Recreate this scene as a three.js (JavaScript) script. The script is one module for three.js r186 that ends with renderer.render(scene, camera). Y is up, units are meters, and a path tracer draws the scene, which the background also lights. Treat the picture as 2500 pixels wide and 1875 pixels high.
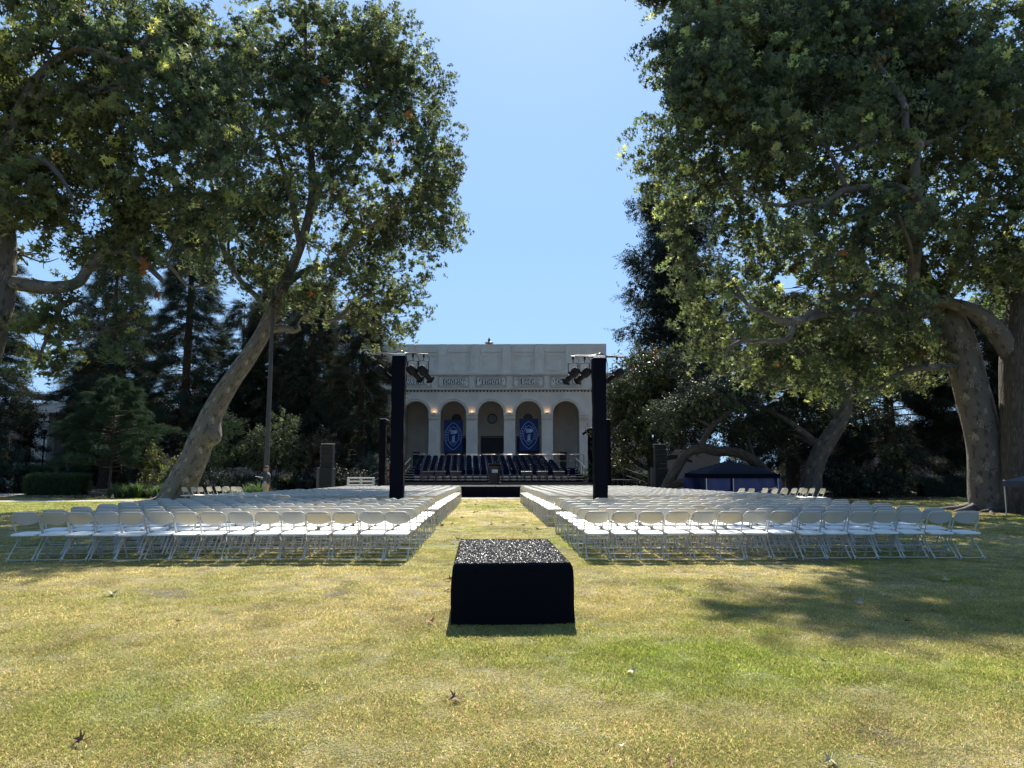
import * as THREE from 'three';
import { mergeGeometries } from 'three/addons/utils/BufferGeometryUtils.js';
import { RoundedBoxGeometry } from 'three/addons/geometries/RoundedBoxGeometry.js';
import { FontLoader } from 'three/addons/loaders/FontLoader.js';
import { TextGeometry } from 'three/addons/geometries/TextGeometry.js';
import { MarchingCubes } from 'three/addons/objects/MarchingCubes.js';

// ---------------------------------------------------------------- camera, sky, sun, exposure
const scene = new THREE.Scene();
const camera = new THREE.PerspectiveCamera(56.8, 4 / 3, 0.1, 900);
camera.rotation.order = 'YXZ';
camera.position.set(0, 1.58, 0);
camera.rotation.set(0.1163, -0.0346, 0);
const EXPOSURE = 2.3;
const SUN = new THREE.Vector3(0.045, 0.73, -0.68).normalize();
const sun = new THREE.DirectionalLight(new THREE.Color(1.0, 0.94, 0.82), 5);
sun.position.copy(SUN).multiplyScalar(120);
sun.castShadow = true;
sun.shadow.radius = 0.7;
sun.shadow.mapSize.set(4096, 4096);
Object.assign(sun.shadow.camera, { left: -60, right: 60, top: 60, bottom: -60, near: 1, far: 300 });
scene.add(sun, sun.target);
{
  const W = 1024, H = 512, data = new Float32Array(W * H * 4);
  const lerp = (a, b, t) => a.map((v, i) => v + (b[i] - v) * t);
  const zen = [0.095, 0.185, 0.35], mid = [0.150, 0.272, 0.475], low = [0.222, 0.362, 0.51], grd = [0.10, 0.09, 0.05];
  for (let j = 0; j < H; j++) {
    const e = ((j + 0.5) / H - 0.5) * Math.PI, se = Math.sin(e);
    for (let i = 0; i < W; i++) {
      const a = ((i + 0.5) / W - 0.5) * 2 * Math.PI;
      const dx = Math.cos(e) * Math.cos(a), dz = Math.cos(e) * Math.sin(a);
      let c;
      if (se <= 0) c = grd;
      else if (se < 0.3) c = lerp(low, mid, Math.pow(se / 0.3, 0.8));
      else c = lerp(mid, zen, Math.min(1, (se - 0.3) / 0.6));
      if (se > 0) {
        const cg = dx * SUN.x + se * SUN.y + dz * SUN.z, g = Math.acos(Math.min(1, cg)) * 180 / Math.PI;
        const h = 0.20 * Math.exp(-g / 10) + 0.06 * Math.exp(-g / 26);
        const fall = 0.66 + 0.34 * Math.exp(-Math.pow(Math.max(0, g - 42) / 40, 1.5)); // darker away from the sun, as a clear sky is
        c = [(c[0] + h * 1.0) * fall, (c[1] + h * 0.92) * fall, (c[2] + h * 0.95) * fall];
      }
      data.set([c[0], c[1], c[2], 1], (j * W + i) * 4);
    }
  }
  const sky = new THREE.DataTexture(data, W, H, THREE.RGBAFormat, THREE.FloatType);
  sky.mapping = THREE.EquirectangularReflectionMapping;
  sky.magFilter = sky.minFilter = THREE.LinearFilter;
  sky.needsUpdate = true;
  scene.background = sky;
  scene.environment = sky;
}
const renderer = new THREE.WebGLRenderer({ antialias: true });
renderer.toneMapping = THREE.LinearToneMapping;
renderer.toneMappingExposure = EXPOSURE;
renderer.shadowMap.enabled = true;

// ---------------------------------------------------------------- helpers
function rngOf(a) { return () => { a |= 0; a = a + 0x6D2B79F5 | 0; let t = Math.imul(a ^ a >>> 15, 1 | a); t = t + Math.imul(t ^ t >>> 7, 61 | t) ^ t; return ((t ^ t >>> 14) >>> 0) / 4294967296; }; }
const rnd = rngOf(77);
const hash = (x, y, z = 0) => { let h = Math.imul(x | 0, 374761393) + Math.imul(y | 0, 668265263) + Math.imul(z | 0, 2147483629 ^ 0x5bd1e995); h = Math.imul(h ^ h >>> 13, 1274126177); return ((h ^ h >>> 16) >>> 0) / 4294967296; };
const fade = (t) => t * t * (3 - 2 * t);
const mixf = (a, b, t) => a + (b - a) * t;
const clamp = (x, a = 0, b = 1) => Math.min(b, Math.max(a, x));
const sstep = (a, b, x) => fade(clamp((x - a) / (b - a)));
function noise2(x, y, p = 0, s = 0, py = p) {            // value noise, periodic when p > 0
  const xi = Math.floor(x), yi = Math.floor(y), fx = fade(x - xi), fy = fade(y - yi);
  const w = (v, q) => q ? ((v % q) + q) % q : v;
  const a = hash(w(xi, p), w(yi, py), s), b = hash(w(xi + 1, p), w(yi, py), s), c = hash(w(xi, p), w(yi + 1, py), s), d = hash(w(xi + 1, p), w(yi + 1, py), s);
  return mixf(mixf(a, b, fx), mixf(c, d, fx), fy);
}
function noise3(x, y, z, s = 0) {
  const xi = Math.floor(x), yi = Math.floor(y), zi = Math.floor(z), fx = fade(x - xi), fy = fade(y - yi), fz = fade(z - zi);
  const h = (i, j, k) => hash(xi + i + s * 131, yi + j, zi + k);
  return mixf(mixf(mixf(h(0, 0, 0), h(1, 0, 0), fx), mixf(h(0, 1, 0), h(1, 1, 0), fx), fy), mixf(mixf(h(0, 0, 1), h(1, 0, 1), fx), mixf(h(0, 1, 1), h(1, 1, 1), fx), fy), fz);
}
function fbm(x, y, p = 0, o = 4, s = 0, py = p) { let v = 0, a = 0.5, f = 1, t = 0; for (let i = 0; i < o; i++) { v += a * noise2(x * f, y * f, p * f, s + i * 17, py * f); t += a; a *= 0.5; f *= 2; } return v / t; }

const names = {};
function numbered(n) { const k = names[n] = (names[n] ?? -1) + 1; return k ? n + '_' + String(k).padStart(3, '0') : n; }
function tag(o, label, category, group, kind) {
  if (label) o.userData.label = label;
  if (category) o.userData.category = category;
  if (group) o.userData.group = group;
  if (kind) o.userData.kind = kind;
  return o;
}
function thing(name, label, category, pos = [0, 0, 0], turn = 0, group) {
  const o = new THREE.Group(); o.name = numbered(name); o.position.set(...pos); o.rotation.y = turn;
  scene.add(o); return tag(o, label, category, group);
}
function shade(m) { m.castShadow = m.receiveShadow = true; return m; }
function mg(list) {
  list = list.filter(Boolean); if (list.length === 1) return list[0];
  const anyFlat = list.some((g) => !g.index);
  list = list.map((g) => { const q = anyFlat && g.index ? g.toNonIndexed() : g; for (const k of Object.keys(q.attributes)) if (!['position', 'normal', 'uv'].includes(k)) q.deleteAttribute(k); return q; });
  return mergeGeometries(list);
}
function part(parent, name, geo, mat, label) {
  const m = shade(new THREE.Mesh(Array.isArray(geo) ? mg(geo) : geo, mat)); m.name = name;
  if (label) m.userData.label = label;
  parent.add(m); return m;
}
function struct(name, geo, mat) { const m = part(scene, numbered(name), geo, mat); m.userData.kind = 'structure'; return m; }
const bx = (w, h, d, x = 0, y = 0, z = 0) => new THREE.BoxGeometry(w, h, d).translate(x, y, z);
const rbx = (w, h, d, x, y, z, r = 0.01) => new RoundedBoxGeometry(w, h, d, 1, r).translate(x, y, z);
const cyl = (r0, r1, h, x = 0, y = 0, z = 0, n = 16) => new THREE.CylinderGeometry(r0, r1, h, n).translate(x, y, z);
const V = (x, y, z) => new THREE.Vector3(x, y, z);
function tube(pts, r, seg = 20, n = 6, tension = 0.5) { return new THREE.TubeGeometry(new THREE.CatmullRomCurve3(pts.map((p) => V(...p)), false, 'catmullrom', tension), seg, r, n); }
function rod(a, b, r, n = 6) { const A = V(...a), B = V(...b), d = B.clone().sub(A), g = new THREE.CylinderGeometry(r, r, d.length(), n); g.applyQuaternion(new THREE.Quaternion().setFromUnitVectors(V(0, 1, 0), d.normalize())); const c = A.add(B).multiplyScalar(0.5); return g.translate(c.x, c.y, c.z); }
const std = (r, g, b, rough = 0.8, o = {}) => new THREE.MeshStandardMaterial({ color: new THREE.Color(r, g, b), roughness: rough, ...o });
const phys = (r, g, b, rough = 0.8, o = {}) => new THREE.MeshPhysicalMaterial({ color: new THREE.Color(r, g, b), roughness: rough, ...o });
function texOf(N, f, srgb = true, M = N) {        // f(u, v) returns linear rgb in 0..1
  const d = new Uint8Array(N * M * 4), enc = (c) => Math.round(255 * (srgb ? (c <= 0.0031308 ? 12.92 * c : 1.055 * Math.pow(c, 1 / 2.4) - 0.055) : c));
  for (let j = 0; j < M; j++) for (let i = 0; i < N; i++) { const c = f((i + 0.5) / N, (j + 0.5) / M), o = (j * N + i) * 4; for (let k = 0; k < 3; k++) d[o + k] = enc(clamp(typeof c === 'number' ? c : c[k])); d[o + 3] = 255; }
  const t = new THREE.DataTexture(d, N, M); t.wrapS = t.wrapT = THREE.RepeatWrapping; t.magFilter = THREE.LinearFilter; t.minFilter = THREE.LinearFilter;
  if (srgb) t.colorSpace = THREE.SRGBColorSpace; t.needsUpdate = true; return t;
}
const rep = (t, x, y = x) => { const c = t.clone(); c.repeat.set(x, y); c.needsUpdate = true; return c; };
const groundY = (z) => -0.17 * sstep(-17, -37, z);
const ORD = ['first', 'second', 'third', 'fourth', 'fifth', 'sixth', 'seventh', 'eighth', 'ninth', 'tenth', 'eleventh', 'twelfth', 'thirteenth', 'fourteenth', 'fifteenth', 'sixteenth', 'seventeenth', 'eighteenth', 'nineteenth', 'twentieth', 'twenty-first', 'twenty-second', 'twenty-third'];

// ---------------------------------------------------------------- ground
function lawn(x, z) {                             // base colour of the lawn at a place, linear
  const a = fbm(x * 0.55 + 7, z * 0.55, 0, 4, 3), b = fbm(x * 0.16 + 3, z * 0.16 + 9, 0, 3, 11), c = fbm(x * 2.3, z * 2.3, 0, 3, 29);
  let green = clamp(0.42 + 1.5 * (a - 0.5) + 1.3 * (b - 0.5) + 0.55 * (c - 0.5));
  const spot = (cx, cz, rx, rz, v) => { const d = Math.hypot((x - cx) / rx, (z - cz) / rz); green = mixf(green, clamp(v + 0.8 * (a - 0.5)), sstep(1.25, 0.35, d)); };
  spot(1.5, -6.1, 1.9, 0.75, 0.95); spot(3.6, -5.6, 1.6, 0.5, 0.7); spot(0.4, -32, 1.6, 4, 0.8);
  spot(2.6, -11, 2.2, 0.8, -0.1); spot(-0.9, -8.6, 0.7, 1.4, -0.05); spot(1.5, -9.2, 0.6, 1.6, 0.0); spot(-3.5, -7.8, 1.6, 1.0, 0.08); spot(-2.6, -5.0, 0.8, 0.5, 0.75); spot(-3.4, -4.6, 0.8, 0.5, 0.6);
  if (z < -28 && x < -9.5) green = mixf(green, 0.9, 0.8);
  const straw = [0.45, 0.375, 0.225], olive = [0.335, 0.30, 0.15], lush = [0.225, 0.262, 0.068];
  let col = green < 0.5 ? straw.map((v, i) => mixf(v, olive[i], green * 2)) : olive.map((v, i) => mixf(v, lush[i], green * 2 - 1));
  const worn = sstep(0.62, 0.72, fbm(x * 1.3 + 31, z * 1.3 + 5, 0, 3, 41)) * 0.5;
  col = col.map((v, i) => mixf(v, [0.21, 0.165, 0.10][i], worn));
  const speck = sstep(0.80, 0.86, noise2(x * 2.1 + 50, z * 2.1 + 20, 0, 71)) * sstep(0.45, 0.7, noise2(x * 7, z * 7, 0, 72)) * 0.8;
  col = col.map((v, i) => mixf(v, [0.10, 0.075, 0.045][i], speck));
  // mulch under the trees at the back
  const edge = (x < -6 ? -41.5 + 1.2 * (a - 0.5) * 4 : x > 8 ? -37 + (a - 0.5) * 6 - clamp((x - 20) * 0.4, -6, 6) : -43);
  const mulch = sstep(edge + 0.6, edge - 0.6, z);
  const dirt = sstep(4.5, 1.5, Math.hypot(x - 19, z + 25.5)) * 0.85;
  return col.map((v, i) => mixf(v, [0.085, 0.058, 0.038][i], Math.max(mulch, dirt)));
}
{
  const xs = [], zs = [];
  for (const s of [-1, 1]) for (let i = 0; i < 26; i++) if (s > 0 || i) xs.push(0);
  xs.length = 0; zs.length = 0;
  for (let x = -34; x <= 34.01; x += 0.3) xs.push(x);
  for (let k = 1, x = 34; k < 14; k++) { x += 1 * Math.pow(1.42, k); xs.push(x); xs.unshift(-x); }
  for (let z = 2; z >= -58.01; z -= 0.3) zs.push(z);
  for (let k = 1, z = -58; k < 14; k++) { z -= Math.pow(1.42, k); zs.push(z); }
  for (let k = 1, z = 2; k < 12; k++) { z += Math.pow(1.42, k); zs.unshift(z); }
  const P = [], C = [], U = [], I = [], nx = xs.length;
  zs.forEach((z) => xs.forEach((x) => {
    const near = Math.abs(x) < 30 && z < 1 && z > -40;
    P.push(x, groundY(z) + (near ? 0.03 * (fbm(x * 0.3, z * 0.3, 0, 2, 5) - 0.5) : 0), z); U.push(x / 1.6, z / 1.6);
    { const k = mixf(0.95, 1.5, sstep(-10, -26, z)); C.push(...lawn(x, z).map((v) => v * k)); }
  }));
  for (let j = 0; j + 1 < zs.length; j++) for (let i = 0; i + 1 < nx; i++) { const a = j * nx + i; I.push(a, a + 1, a + nx, a + 1, a + nx + 1, a + nx); }
  const g = new THREE.BufferGeometry();
  g.setAttribute('position', new THREE.Float32BufferAttribute(P, 3)); g.setAttribute('color', new THREE.Float32BufferAttribute(C, 3)); g.setAttribute('uv', new THREE.Float32BufferAttribute(U, 2)); g.setIndex(I); g.computeVertexNormals();
  const blades = (u, v) => 0.5 * fbm(u * 96, v * 24, 24, 2, 2) + 0.5 * noise2(u * 128, v * 128, 128, 8);
  const gt = texOf(1024, (u, v) => { const n = 0.6 * fbm(u * 8, v * 8, 8, 5, 1) + 0.4 * noise2(u * 256, v * 256, 256, 4), k = 0.30 + 0.5 * n; const w = noise2(u * 170, v * 170, 170, 9) > 0.86 ? 0.22 : 0; return [k + w, k + w * 0.9, k * 0.9 + w * 0.6]; });
  const gb = texOf(1024, (u, v) => blades(u, v), false);
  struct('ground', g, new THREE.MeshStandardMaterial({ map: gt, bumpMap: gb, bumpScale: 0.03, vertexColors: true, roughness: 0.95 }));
}
// grass blades standing on the near lawn
{
  const mk = (seed, n, R, hgt, wid) => {
    const r = rngOf(seed), P = [], C = [];
    for (let i = 0; i < n; i++) {
      const a = r() * 6.283, d = R * Math.sqrt(r()), x = Math.cos(a) * d, z = Math.sin(a) * d, t = r() * 6.283, lean = 0.25 + 1.1 * r(), h = hgt * (0.45 + 0.75 * r()), w = wid * (0.6 + 0.7 * r());
      const wx = Math.cos(t) * w / 2, wz = Math.sin(t) * w / 2, ld = r() * 6.283, lx = Math.cos(ld) * lean, lz = Math.sin(ld) * lean;
      const pt = (f, s) => [x + lx * h * f * f + s * wx, h * f * (1 - 0.22 * lean * f), z + lz * h * f * f + s * wz];
      const q = [pt(0, -1), pt(0, 1), pt(0.55, 0.8), pt(0.55, -0.8), pt(1, 0)];
      const straw = r() < 0.36, k = 0.72 + 0.5 * r(), c = straw ? [1.35 * k, 1.18 * k, 1.3 * k] : [0.82 * k, 0.95 * k, 0.7 * k];
      for (const [A, B, D] of [[0, 1, 2], [0, 2, 3], [3, 2, 4]]) for (const v of [A, B, D]) { P.push(...q[v]); C.push(...c); }
    }
    const g = new THREE.BufferGeometry(); g.setAttribute('position', new THREE.Float32BufferAttribute(P, 3)); g.setAttribute('color', new THREE.Float32BufferAttribute(C, 3)); g.computeVertexNormals(); return g;
  };
  const mat = phys(1, 1, 1, 1, { vertexColors: true, side: THREE.DoubleSide, transmission: 0.6, thickness: 0, specularIntensity: 0.04 });
  const geos = [mk(5, 56, 0.075, 0.019, 0.0034), mk(6, 56, 0.085, 0.021, 0.0036), mk(7, 50, 0.10, 0.024, 0.0045)];
  const spots = [[], [], []], r = rngOf(404);
  const band = (z0, z1, per, scale) => {
    const M = 4, n = Math.round(((z1 - z0) * (z0 + z1) * 0 + 2 * (0.78 * z1 + M) * (z1 - z0)) * per);
    for (let i = 0; i < n; i++) {
      const z = -mixf(z0, z1, r()), x = -z * 0.035 + (r() * 2 - 1) * (0.78 * z1 + M); if (Math.abs(x + z * 0.035) > -z * 0.78 + M) continue;
      if (x > -0.4 && x < 0.94 && z < -7.42 && z > -9.86) continue;
      const c = lawn(x, z), k = Math.floor(r() * 3), r0 = r(); if (noise2(x * 2.1 + 50, z * 2.1 + 20, 0, 71) > 0.83 && noise2(x * 7, z * 7, 0, 72) > 0.55 && r() < 0.8) continue; spots[k].push([x, z, scale * (0.6 + 0.5 * r() + 0.75 * Math.pow(noise2(x * 3.3, z * 3.3, 0, 81), 2)), r() * 6.283, c.map((v, i) => mixf(v, r0 < 0.3 ? [0.46, 0.39, 0.22][i] : r0 > 0.72 ? [0.17, 0.19, 0.05][i] : v, 0.45)), 0.55 + 0.85 * r()]);
    }
  };
  band(2.6, 5, 560, 1.0); band(5, 9, 360, 1.1); band(9, 14, 190, 1.15); band(14, 24, 50, 1.4); band(24, 41, 14, 2.0);
  const root = tag(new THREE.Group(), 'short dry yellow-green grass blades covering the near lawn', 'grass', null, 'stuff'); root.name = 'grass'; scene.add(root);
  geos.forEach((g, k) => {
    const m = shade(new THREE.InstancedMesh(g, mat, spots[k].length)), d = new THREE.Object3D(); m.name = 'grass_blades'; m.userData.kind = 'stuff';
    spots[k].forEach(([x, z, s, a, c, b], i) => { d.position.set(x, groundY(z) - 0.004 + 0.03 * (fbm(x * 0.3, z * 0.3, 0, 2, 5) - 0.5), z); d.rotation.set(0, a, 0); d.scale.set(s, s * (c[1] > c[0] ? 1.15 : 0.9), s); d.updateMatrix(); m.setMatrixAt(i, d.matrix); m.setColorAt(i, new THREE.Color(c[0] * b * 1.25, c[1] * b * 1.25, c[2] * b * 1.05)); });
    root.add(m);
  });
}
const concTex = texOf(512, (u, v) => { const n = fbm(u * 6, v * 6, 6, 5, 2), m = noise2(u * 200, v * 200, 200, 5); return 0.72 + 0.26 * n + 0.08 * (m - 0.5); });
const concBump = texOf(512, (u, v) => 0.5 * fbm(u * 16, v * 16, 16, 4, 7) + 0.5 * noise2(u * 180, v * 180, 180, 1), false);
{
  const pave = std(0.42, 0.385, 0.34, 0.9, { map: rep(concTex, 1), bumpMap: concBump, bumpScale: 0.004 });
  const strip = (pts, w) => { // a level ribbon following pts [x, z]
    const P = [], U = [], I = [], c = new THREE.CatmullRomCurve3(pts.map(([x, z]) => V(x, 0, z))), n = 60; let L = 0, last;
    for (let i = 0; i <= n; i++) { const p = c.getPoint(i / n), t = c.getTangent(i / n), nx = -t.z, nz = t.x; if (last) L += p.distanceTo(last); last = p; for (const s of [-1, 1]) { const x = p.x + nx * s * w / 2, z = p.z + nz * s * w / 2; P.push(x, groundY(z) + 0.022, z); U.push(L / 2, s * w / 4); } if (i < n) I.push(i * 2, i * 2 + 2, i * 2 + 1, i * 2 + 1, i * 2 + 2, i * 2 + 3); }
    const g = new THREE.BufferGeometry(); g.setAttribute('position', new THREE.Float32BufferAttribute(P, 3)); g.setAttribute('uv', new THREE.Float32BufferAttribute(U, 2)); g.setIndex(I); g.computeVertexNormals();
    const N = g.attributes.normal; if (N.getY(0) < 0) { for (let i = 0; i < I.length; i += 3) [I[i], I[i + 1]] = [I[i + 1], I[i]]; g.setIndex(I); g.computeVertexNormals(); } return g;
  };
  struct('path', strip([[-60, -36.6], [-30, -37.6], [-16, -38.2], [-8, -39.6], [0, -40.3], [9, -40.3]], 2.0), pave);
  struct('path', strip([[-60, -47.5], [-40, -47.2], [-29, -46.4]], 2.4), pave);
}

// ---------------------------------------------------------------- the concert hall
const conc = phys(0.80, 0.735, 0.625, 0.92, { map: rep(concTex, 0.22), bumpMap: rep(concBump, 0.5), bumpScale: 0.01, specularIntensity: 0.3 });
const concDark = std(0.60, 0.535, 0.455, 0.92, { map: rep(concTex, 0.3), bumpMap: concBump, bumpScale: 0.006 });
const boxUV = (g, s = 1) => { const P = g.attributes.position, N = g.attributes.normal, U = []; for (let i = 0; i < P.count; i++) { const ax = Math.abs(N.getX(i)), ay = Math.abs(N.getY(i)), az = Math.abs(N.getZ(i)); U.push((ax > ay && ax > az ? P.getZ(i) : P.getX(i)) * s, (ay > ax && ay > az ? P.getZ(i) : P.getY(i)) * s); } g.setAttribute('uv', new THREE.Float32BufferAttribute(U, 2)); return g; };
const wb = (w, h, d, x, y, z) => boxUV(bx(w, h, d, x, y, z));
const darkDoor = std(0.012, 0.016, 0.028, 0.6), bronze = std(0.03, 0.03, 0.032, 0.5), paneGlass = std(0.25, 0.28, 0.30, 0.25), dimGlass = std(0.02, 0.022, 0.026, 0.3);
{
  const hall = thing('concert_hall', 'pale concrete concert hall with five arches and composer names, behind the stage', 'building', [0.35, -0.17, -76], -0.05);
  const F = 0, PITCH = 4.03, R = 1.42, SPR = 7.37, FLOOR = 1.1;
  // arcade wall with five arched openings
  const s = new THREE.Shape([[-9.9, 0], [9.9, 0], [9.9, 9.95], [-9.9, 9.95]].map((p) => new THREE.Vector2(...p)));
  for (let k = -2; k <= 2; k++) { const c = k * PITCH, h = new THREE.Path(); h.moveTo(c - R, FLOOR); h.lineTo(c - R, SPR); h.absarc(c, SPR, R, Math.PI, 0, true); h.lineTo(c + R, FLOOR); h.lineTo(c - R, FLOOR); s.holes.push(h); }
  part(hall, 'arcade_wall', boxUV(new THREE.ExtrudeGeometry(s, { depth: 0.9, bevelEnabled: false, curveSegments: 28 }).translate(0, 0, -0.9)), conc);
  for (let k = -2; k <= 2; k++) {
    const c = k * PITCH, ring = (r0, r1, d, z) => { const q = new THREE.Shape(); q.absarc(0, 0, r1, 0, Math.PI); q.absarc(0, 0, r0, Math.PI, 0, true); return boxUV(new THREE.ExtrudeGeometry(q, { depth: d, bevelEnabled: true, bevelSize: 0.015, bevelThickness: 0.015, bevelSegments: 1, curveSegments: 28 }).translate(c, SPR, z)); };
    part(hall, 'archivolt', [ring(R + 0.005, R + 0.2, 0.10, 0.003), ring(R + 0.203, R + 0.34, 0.16, 0.003)], conc);
  }
  // capitals with a lamp on each of the four inner piers
  for (let k = -3; k <= 2; k++) {
    const c = (k + 0.5) * PITCH, half = Math.abs(k + 0.5) > 2 ? 0.55 : 0.66, x = Math.abs(k + 0.5) > 2 ? c - Math.sign(c) * 0.12 : c;
    const cap = part(hall, 'capital', [wb(half * 2, 0.14, 0.2, x, SPR - 0.05, 0.103), wb(half * 2 - 0.12, 0.3, 0.12, x, SPR - 0.27, 0.063), ...[-2, -1, 0, 1, 2].map((i) => wb(0.10, 0.24, 0.05, x + i * 0.22 * half / 0.66, SPR - 0.27, 0.15)), wb(half * 2 - 0.06, 0.07, 0.17, x, SPR - 0.46, 0.088)], conc);
    if (Math.abs(k + 0.5) < 2) {
      part(cap, 'lamp_shade', [cyl(0.16, 0.05, 0.12, x, SPR + 0.12, 0.28, 12)], bronze);
      const glow = part(cap, 'lamp_bulb', new THREE.SphereGeometry(0.05, 10, 8).translate(x, SPR + 0.22, 0.26), new THREE.MeshStandardMaterial({ color: 0x332211, emissive: new THREE.Color(1.0, 0.62, 0.28), emissiveIntensity: 2.2 }));
      glow.castShadow = false;
      const l = new THREE.PointLight(new THREE.Color(1.0, 0.66, 0.36), 0.13, 6); l.position.set(x, SPR + 0.22, 0.28); l.castShadow = true; hall.add(l); l.name = 'lamp_light';
    }
  }
  // side wings, flush but a hand's breadth back, and ledges
  for (const q of [-1, 1]) {
    part(hall, 'side_wall', [wb(6.1, 11.7, 12, q * 12.95, 5.85, -6.12)], conc);
    part(hall, 'string_course', [wb(6.1, 0.16, 0.2, q * 12.95, 10.1, -0.02), wb(6.15, 0.14, 0.26, q * 12.95, 11.73, -0.05)], conc);
  }
  part(hall, 'frieze', [wb(19.8, 1.75, 1.0, 0, 10.83, -0.5)], conc);
  part(hall, 'string_course', [wb(19.9, 0.16, 0.22, 0, 10.1, 0.113)], conc);
  part(hall, 'string_course', [wb(20.0, 0.13, 0.5, 0, 11.77, -0.1), wb(19.9, 0.08, 0.3, 0, 11.64, 0.02)], conc);
  // row of small square holes: dark inset squares in a moulding
  const sq = []; for (let x = -9.75; x <= 9.76; x += 0.375) sq.push(bx(0.17, 0.18, 0.05, x, 9.86, 0.006)); for (const q of [-1, 1]) for (let x = 10.1; x < 15.9; x += 0.375) sq.push(bx(0.17, 0.18, 0.05, q * x, 9.86, -0.114));
  const squares = part(hall, 'square_holes', sq, std(0.035, 0.03, 0.026, 0.9)); squares.userData.kind = 'stuff';
  // upper block
  part(hall, 'upper_wall', [wb(24.9, 3.2, 20, 0, 13.4, -10.4)], conc);
  for (const x of [-8.8, -5.24, -1.74, 1.74, 5.24]) part(hall, 'pilaster', wb(0.98, 3.2, 0.2, x, 13.42, -0.303), conc);
  part(hall, 'corner_block', wb(4.4, 3.22, 0.16, 10.3, 13.42, -0.323), conc); part(hall, 'corner_block', wb(3.1, 3.22, 0.16, -10.95, 13.42, -0.323), conc);
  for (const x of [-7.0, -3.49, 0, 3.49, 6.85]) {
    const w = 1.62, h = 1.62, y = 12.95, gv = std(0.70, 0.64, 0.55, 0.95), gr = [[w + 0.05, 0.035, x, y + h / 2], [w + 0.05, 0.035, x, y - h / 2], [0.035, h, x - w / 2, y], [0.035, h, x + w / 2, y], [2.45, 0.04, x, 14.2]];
    part(hall, 'panel_edge_shade', gr.map(([a, b, c, d]) => bx(a, b, 0.03, c, d, -0.352)), gv); // strip colour paints the shade lines round each panel and below its band
    part(hall, 'wall_panel', [wb(w, h, 0.05, x, y, -0.388), wb(w - 0.16, h - 0.16, 0.03, x, y, -0.366)], conc);
    part(hall, 'panel_band', wb(2.45, 0.66, 0.05, x, 14.55, -0.388), conc);
  }
  const teeth = []; for (const x of [-7.0, -3.49, 0, 3.49, 6.85]) for (let i = -6; i <= 6; i++) { const t = new THREE.CylinderGeometry(0.075, 0.085, 0.16, 8); teeth.push(boxUV(t.rotateX(Math.PI / 2).translate(x + i * 0.185, 15.0, -0.46))); }
  part(hall, 'parapet_cresting', teeth, conc).userData.kind = 'stuff';
  // names of composers in raised letters
  const font = await new FontLoader().loadAsync('fonts/droid/droid_sans_bold.typeface.json');
  const face = std(0.80, 0.77, 0.70, 0.9), edge = std(0.006, 0.006, 0.008, 0.95);  // edge: near-black for the painted letter shadows
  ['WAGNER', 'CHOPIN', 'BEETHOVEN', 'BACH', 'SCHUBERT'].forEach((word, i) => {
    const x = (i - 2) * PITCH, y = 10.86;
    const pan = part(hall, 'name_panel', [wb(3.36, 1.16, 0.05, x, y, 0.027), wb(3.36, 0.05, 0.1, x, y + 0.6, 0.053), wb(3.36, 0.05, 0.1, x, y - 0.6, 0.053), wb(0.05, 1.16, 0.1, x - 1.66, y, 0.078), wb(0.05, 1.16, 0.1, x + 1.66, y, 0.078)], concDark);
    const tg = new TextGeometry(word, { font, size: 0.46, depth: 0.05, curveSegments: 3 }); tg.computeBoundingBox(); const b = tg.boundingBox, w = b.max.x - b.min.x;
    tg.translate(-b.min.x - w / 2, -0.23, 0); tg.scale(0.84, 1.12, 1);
    part(pan, 'lettering_and_shadow', [tg.clone().scale(1, 1.08, 1).translate(x - 0.10, y + 0.02, 0.055)], edge);  // dark copy set to the left paints the shadow beside the letters
    part(pan, 'lettering_and_shadow', [tg.translate(x, y, 0.085)], face);
    for (const q of [-1, 1]) { const bust = (sx, sy, ax, ay) => new THREE.SphereGeometry(1, 10, 8).scale(sx, sy, 0.06).translate(x + q * (1.36 + ax), y + ay, 0.06); part(pan, 'carved_figure', [bust(0.13, 0.16, 0, 0.28), bust(0.24, 0.3, 0.02, -0.2), bust(0.09, 0.28, -0.16, -0.12), bust(0.1, 0.1, 0.12, 0.1)], conc); }
  });
  // loggia behind the arches
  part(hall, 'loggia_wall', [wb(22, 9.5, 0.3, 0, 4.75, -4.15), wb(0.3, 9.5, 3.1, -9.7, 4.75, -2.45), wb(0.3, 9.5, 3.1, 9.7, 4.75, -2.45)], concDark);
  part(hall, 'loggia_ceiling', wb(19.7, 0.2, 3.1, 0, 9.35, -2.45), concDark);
  part(hall, 'loggia_floor', wb(19.8, 1.08, 5.2, 0, 0.54, -1.4), conc);
  part(hall, 'steps', [0, 1, 2, 3, 4].map((i) => wb(14, 0.18, 0.36, 0, 0.09 + 0.18 * i, 2.9 - 0.34 * i)), conc);
  for (const k of [-1, 0, 1]) {
    const c = k * PITCH, w = 2.45, d = part(hall, 'door', [bx(w - 0.12, 3.9, 0.06, c, 3.05, -3.94)], darkDoor);
    part(d, 'door_frame', [bx(0.1, 4.02, 0.12, c - w / 2, 3.09, -3.93), bx(0.1, 4.02, 0.12, c + w / 2, 3.09, -3.93), bx(w + 0.1, 0.1, 0.12, c, 5.13, -3.93)], bronze);
    part(d, 'door_panel', [bx(1.05, 3.7, 0.03, c - 0.57, 3.05, -3.89), bx(1.05, 3.7, 0.03, c + 0.57, 3.05, -3.89)], darkDoor);
    part(hall, 'lintel', wb(2.82, 0.06, 0.06, c, 5.95, -3.965), concDark);
    const rose = part(hall, 'rose_window', new THREE.TorusGeometry(0.5, 0.055, 8, 32).translate(c, 7.15, -3.93), bronze);
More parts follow.
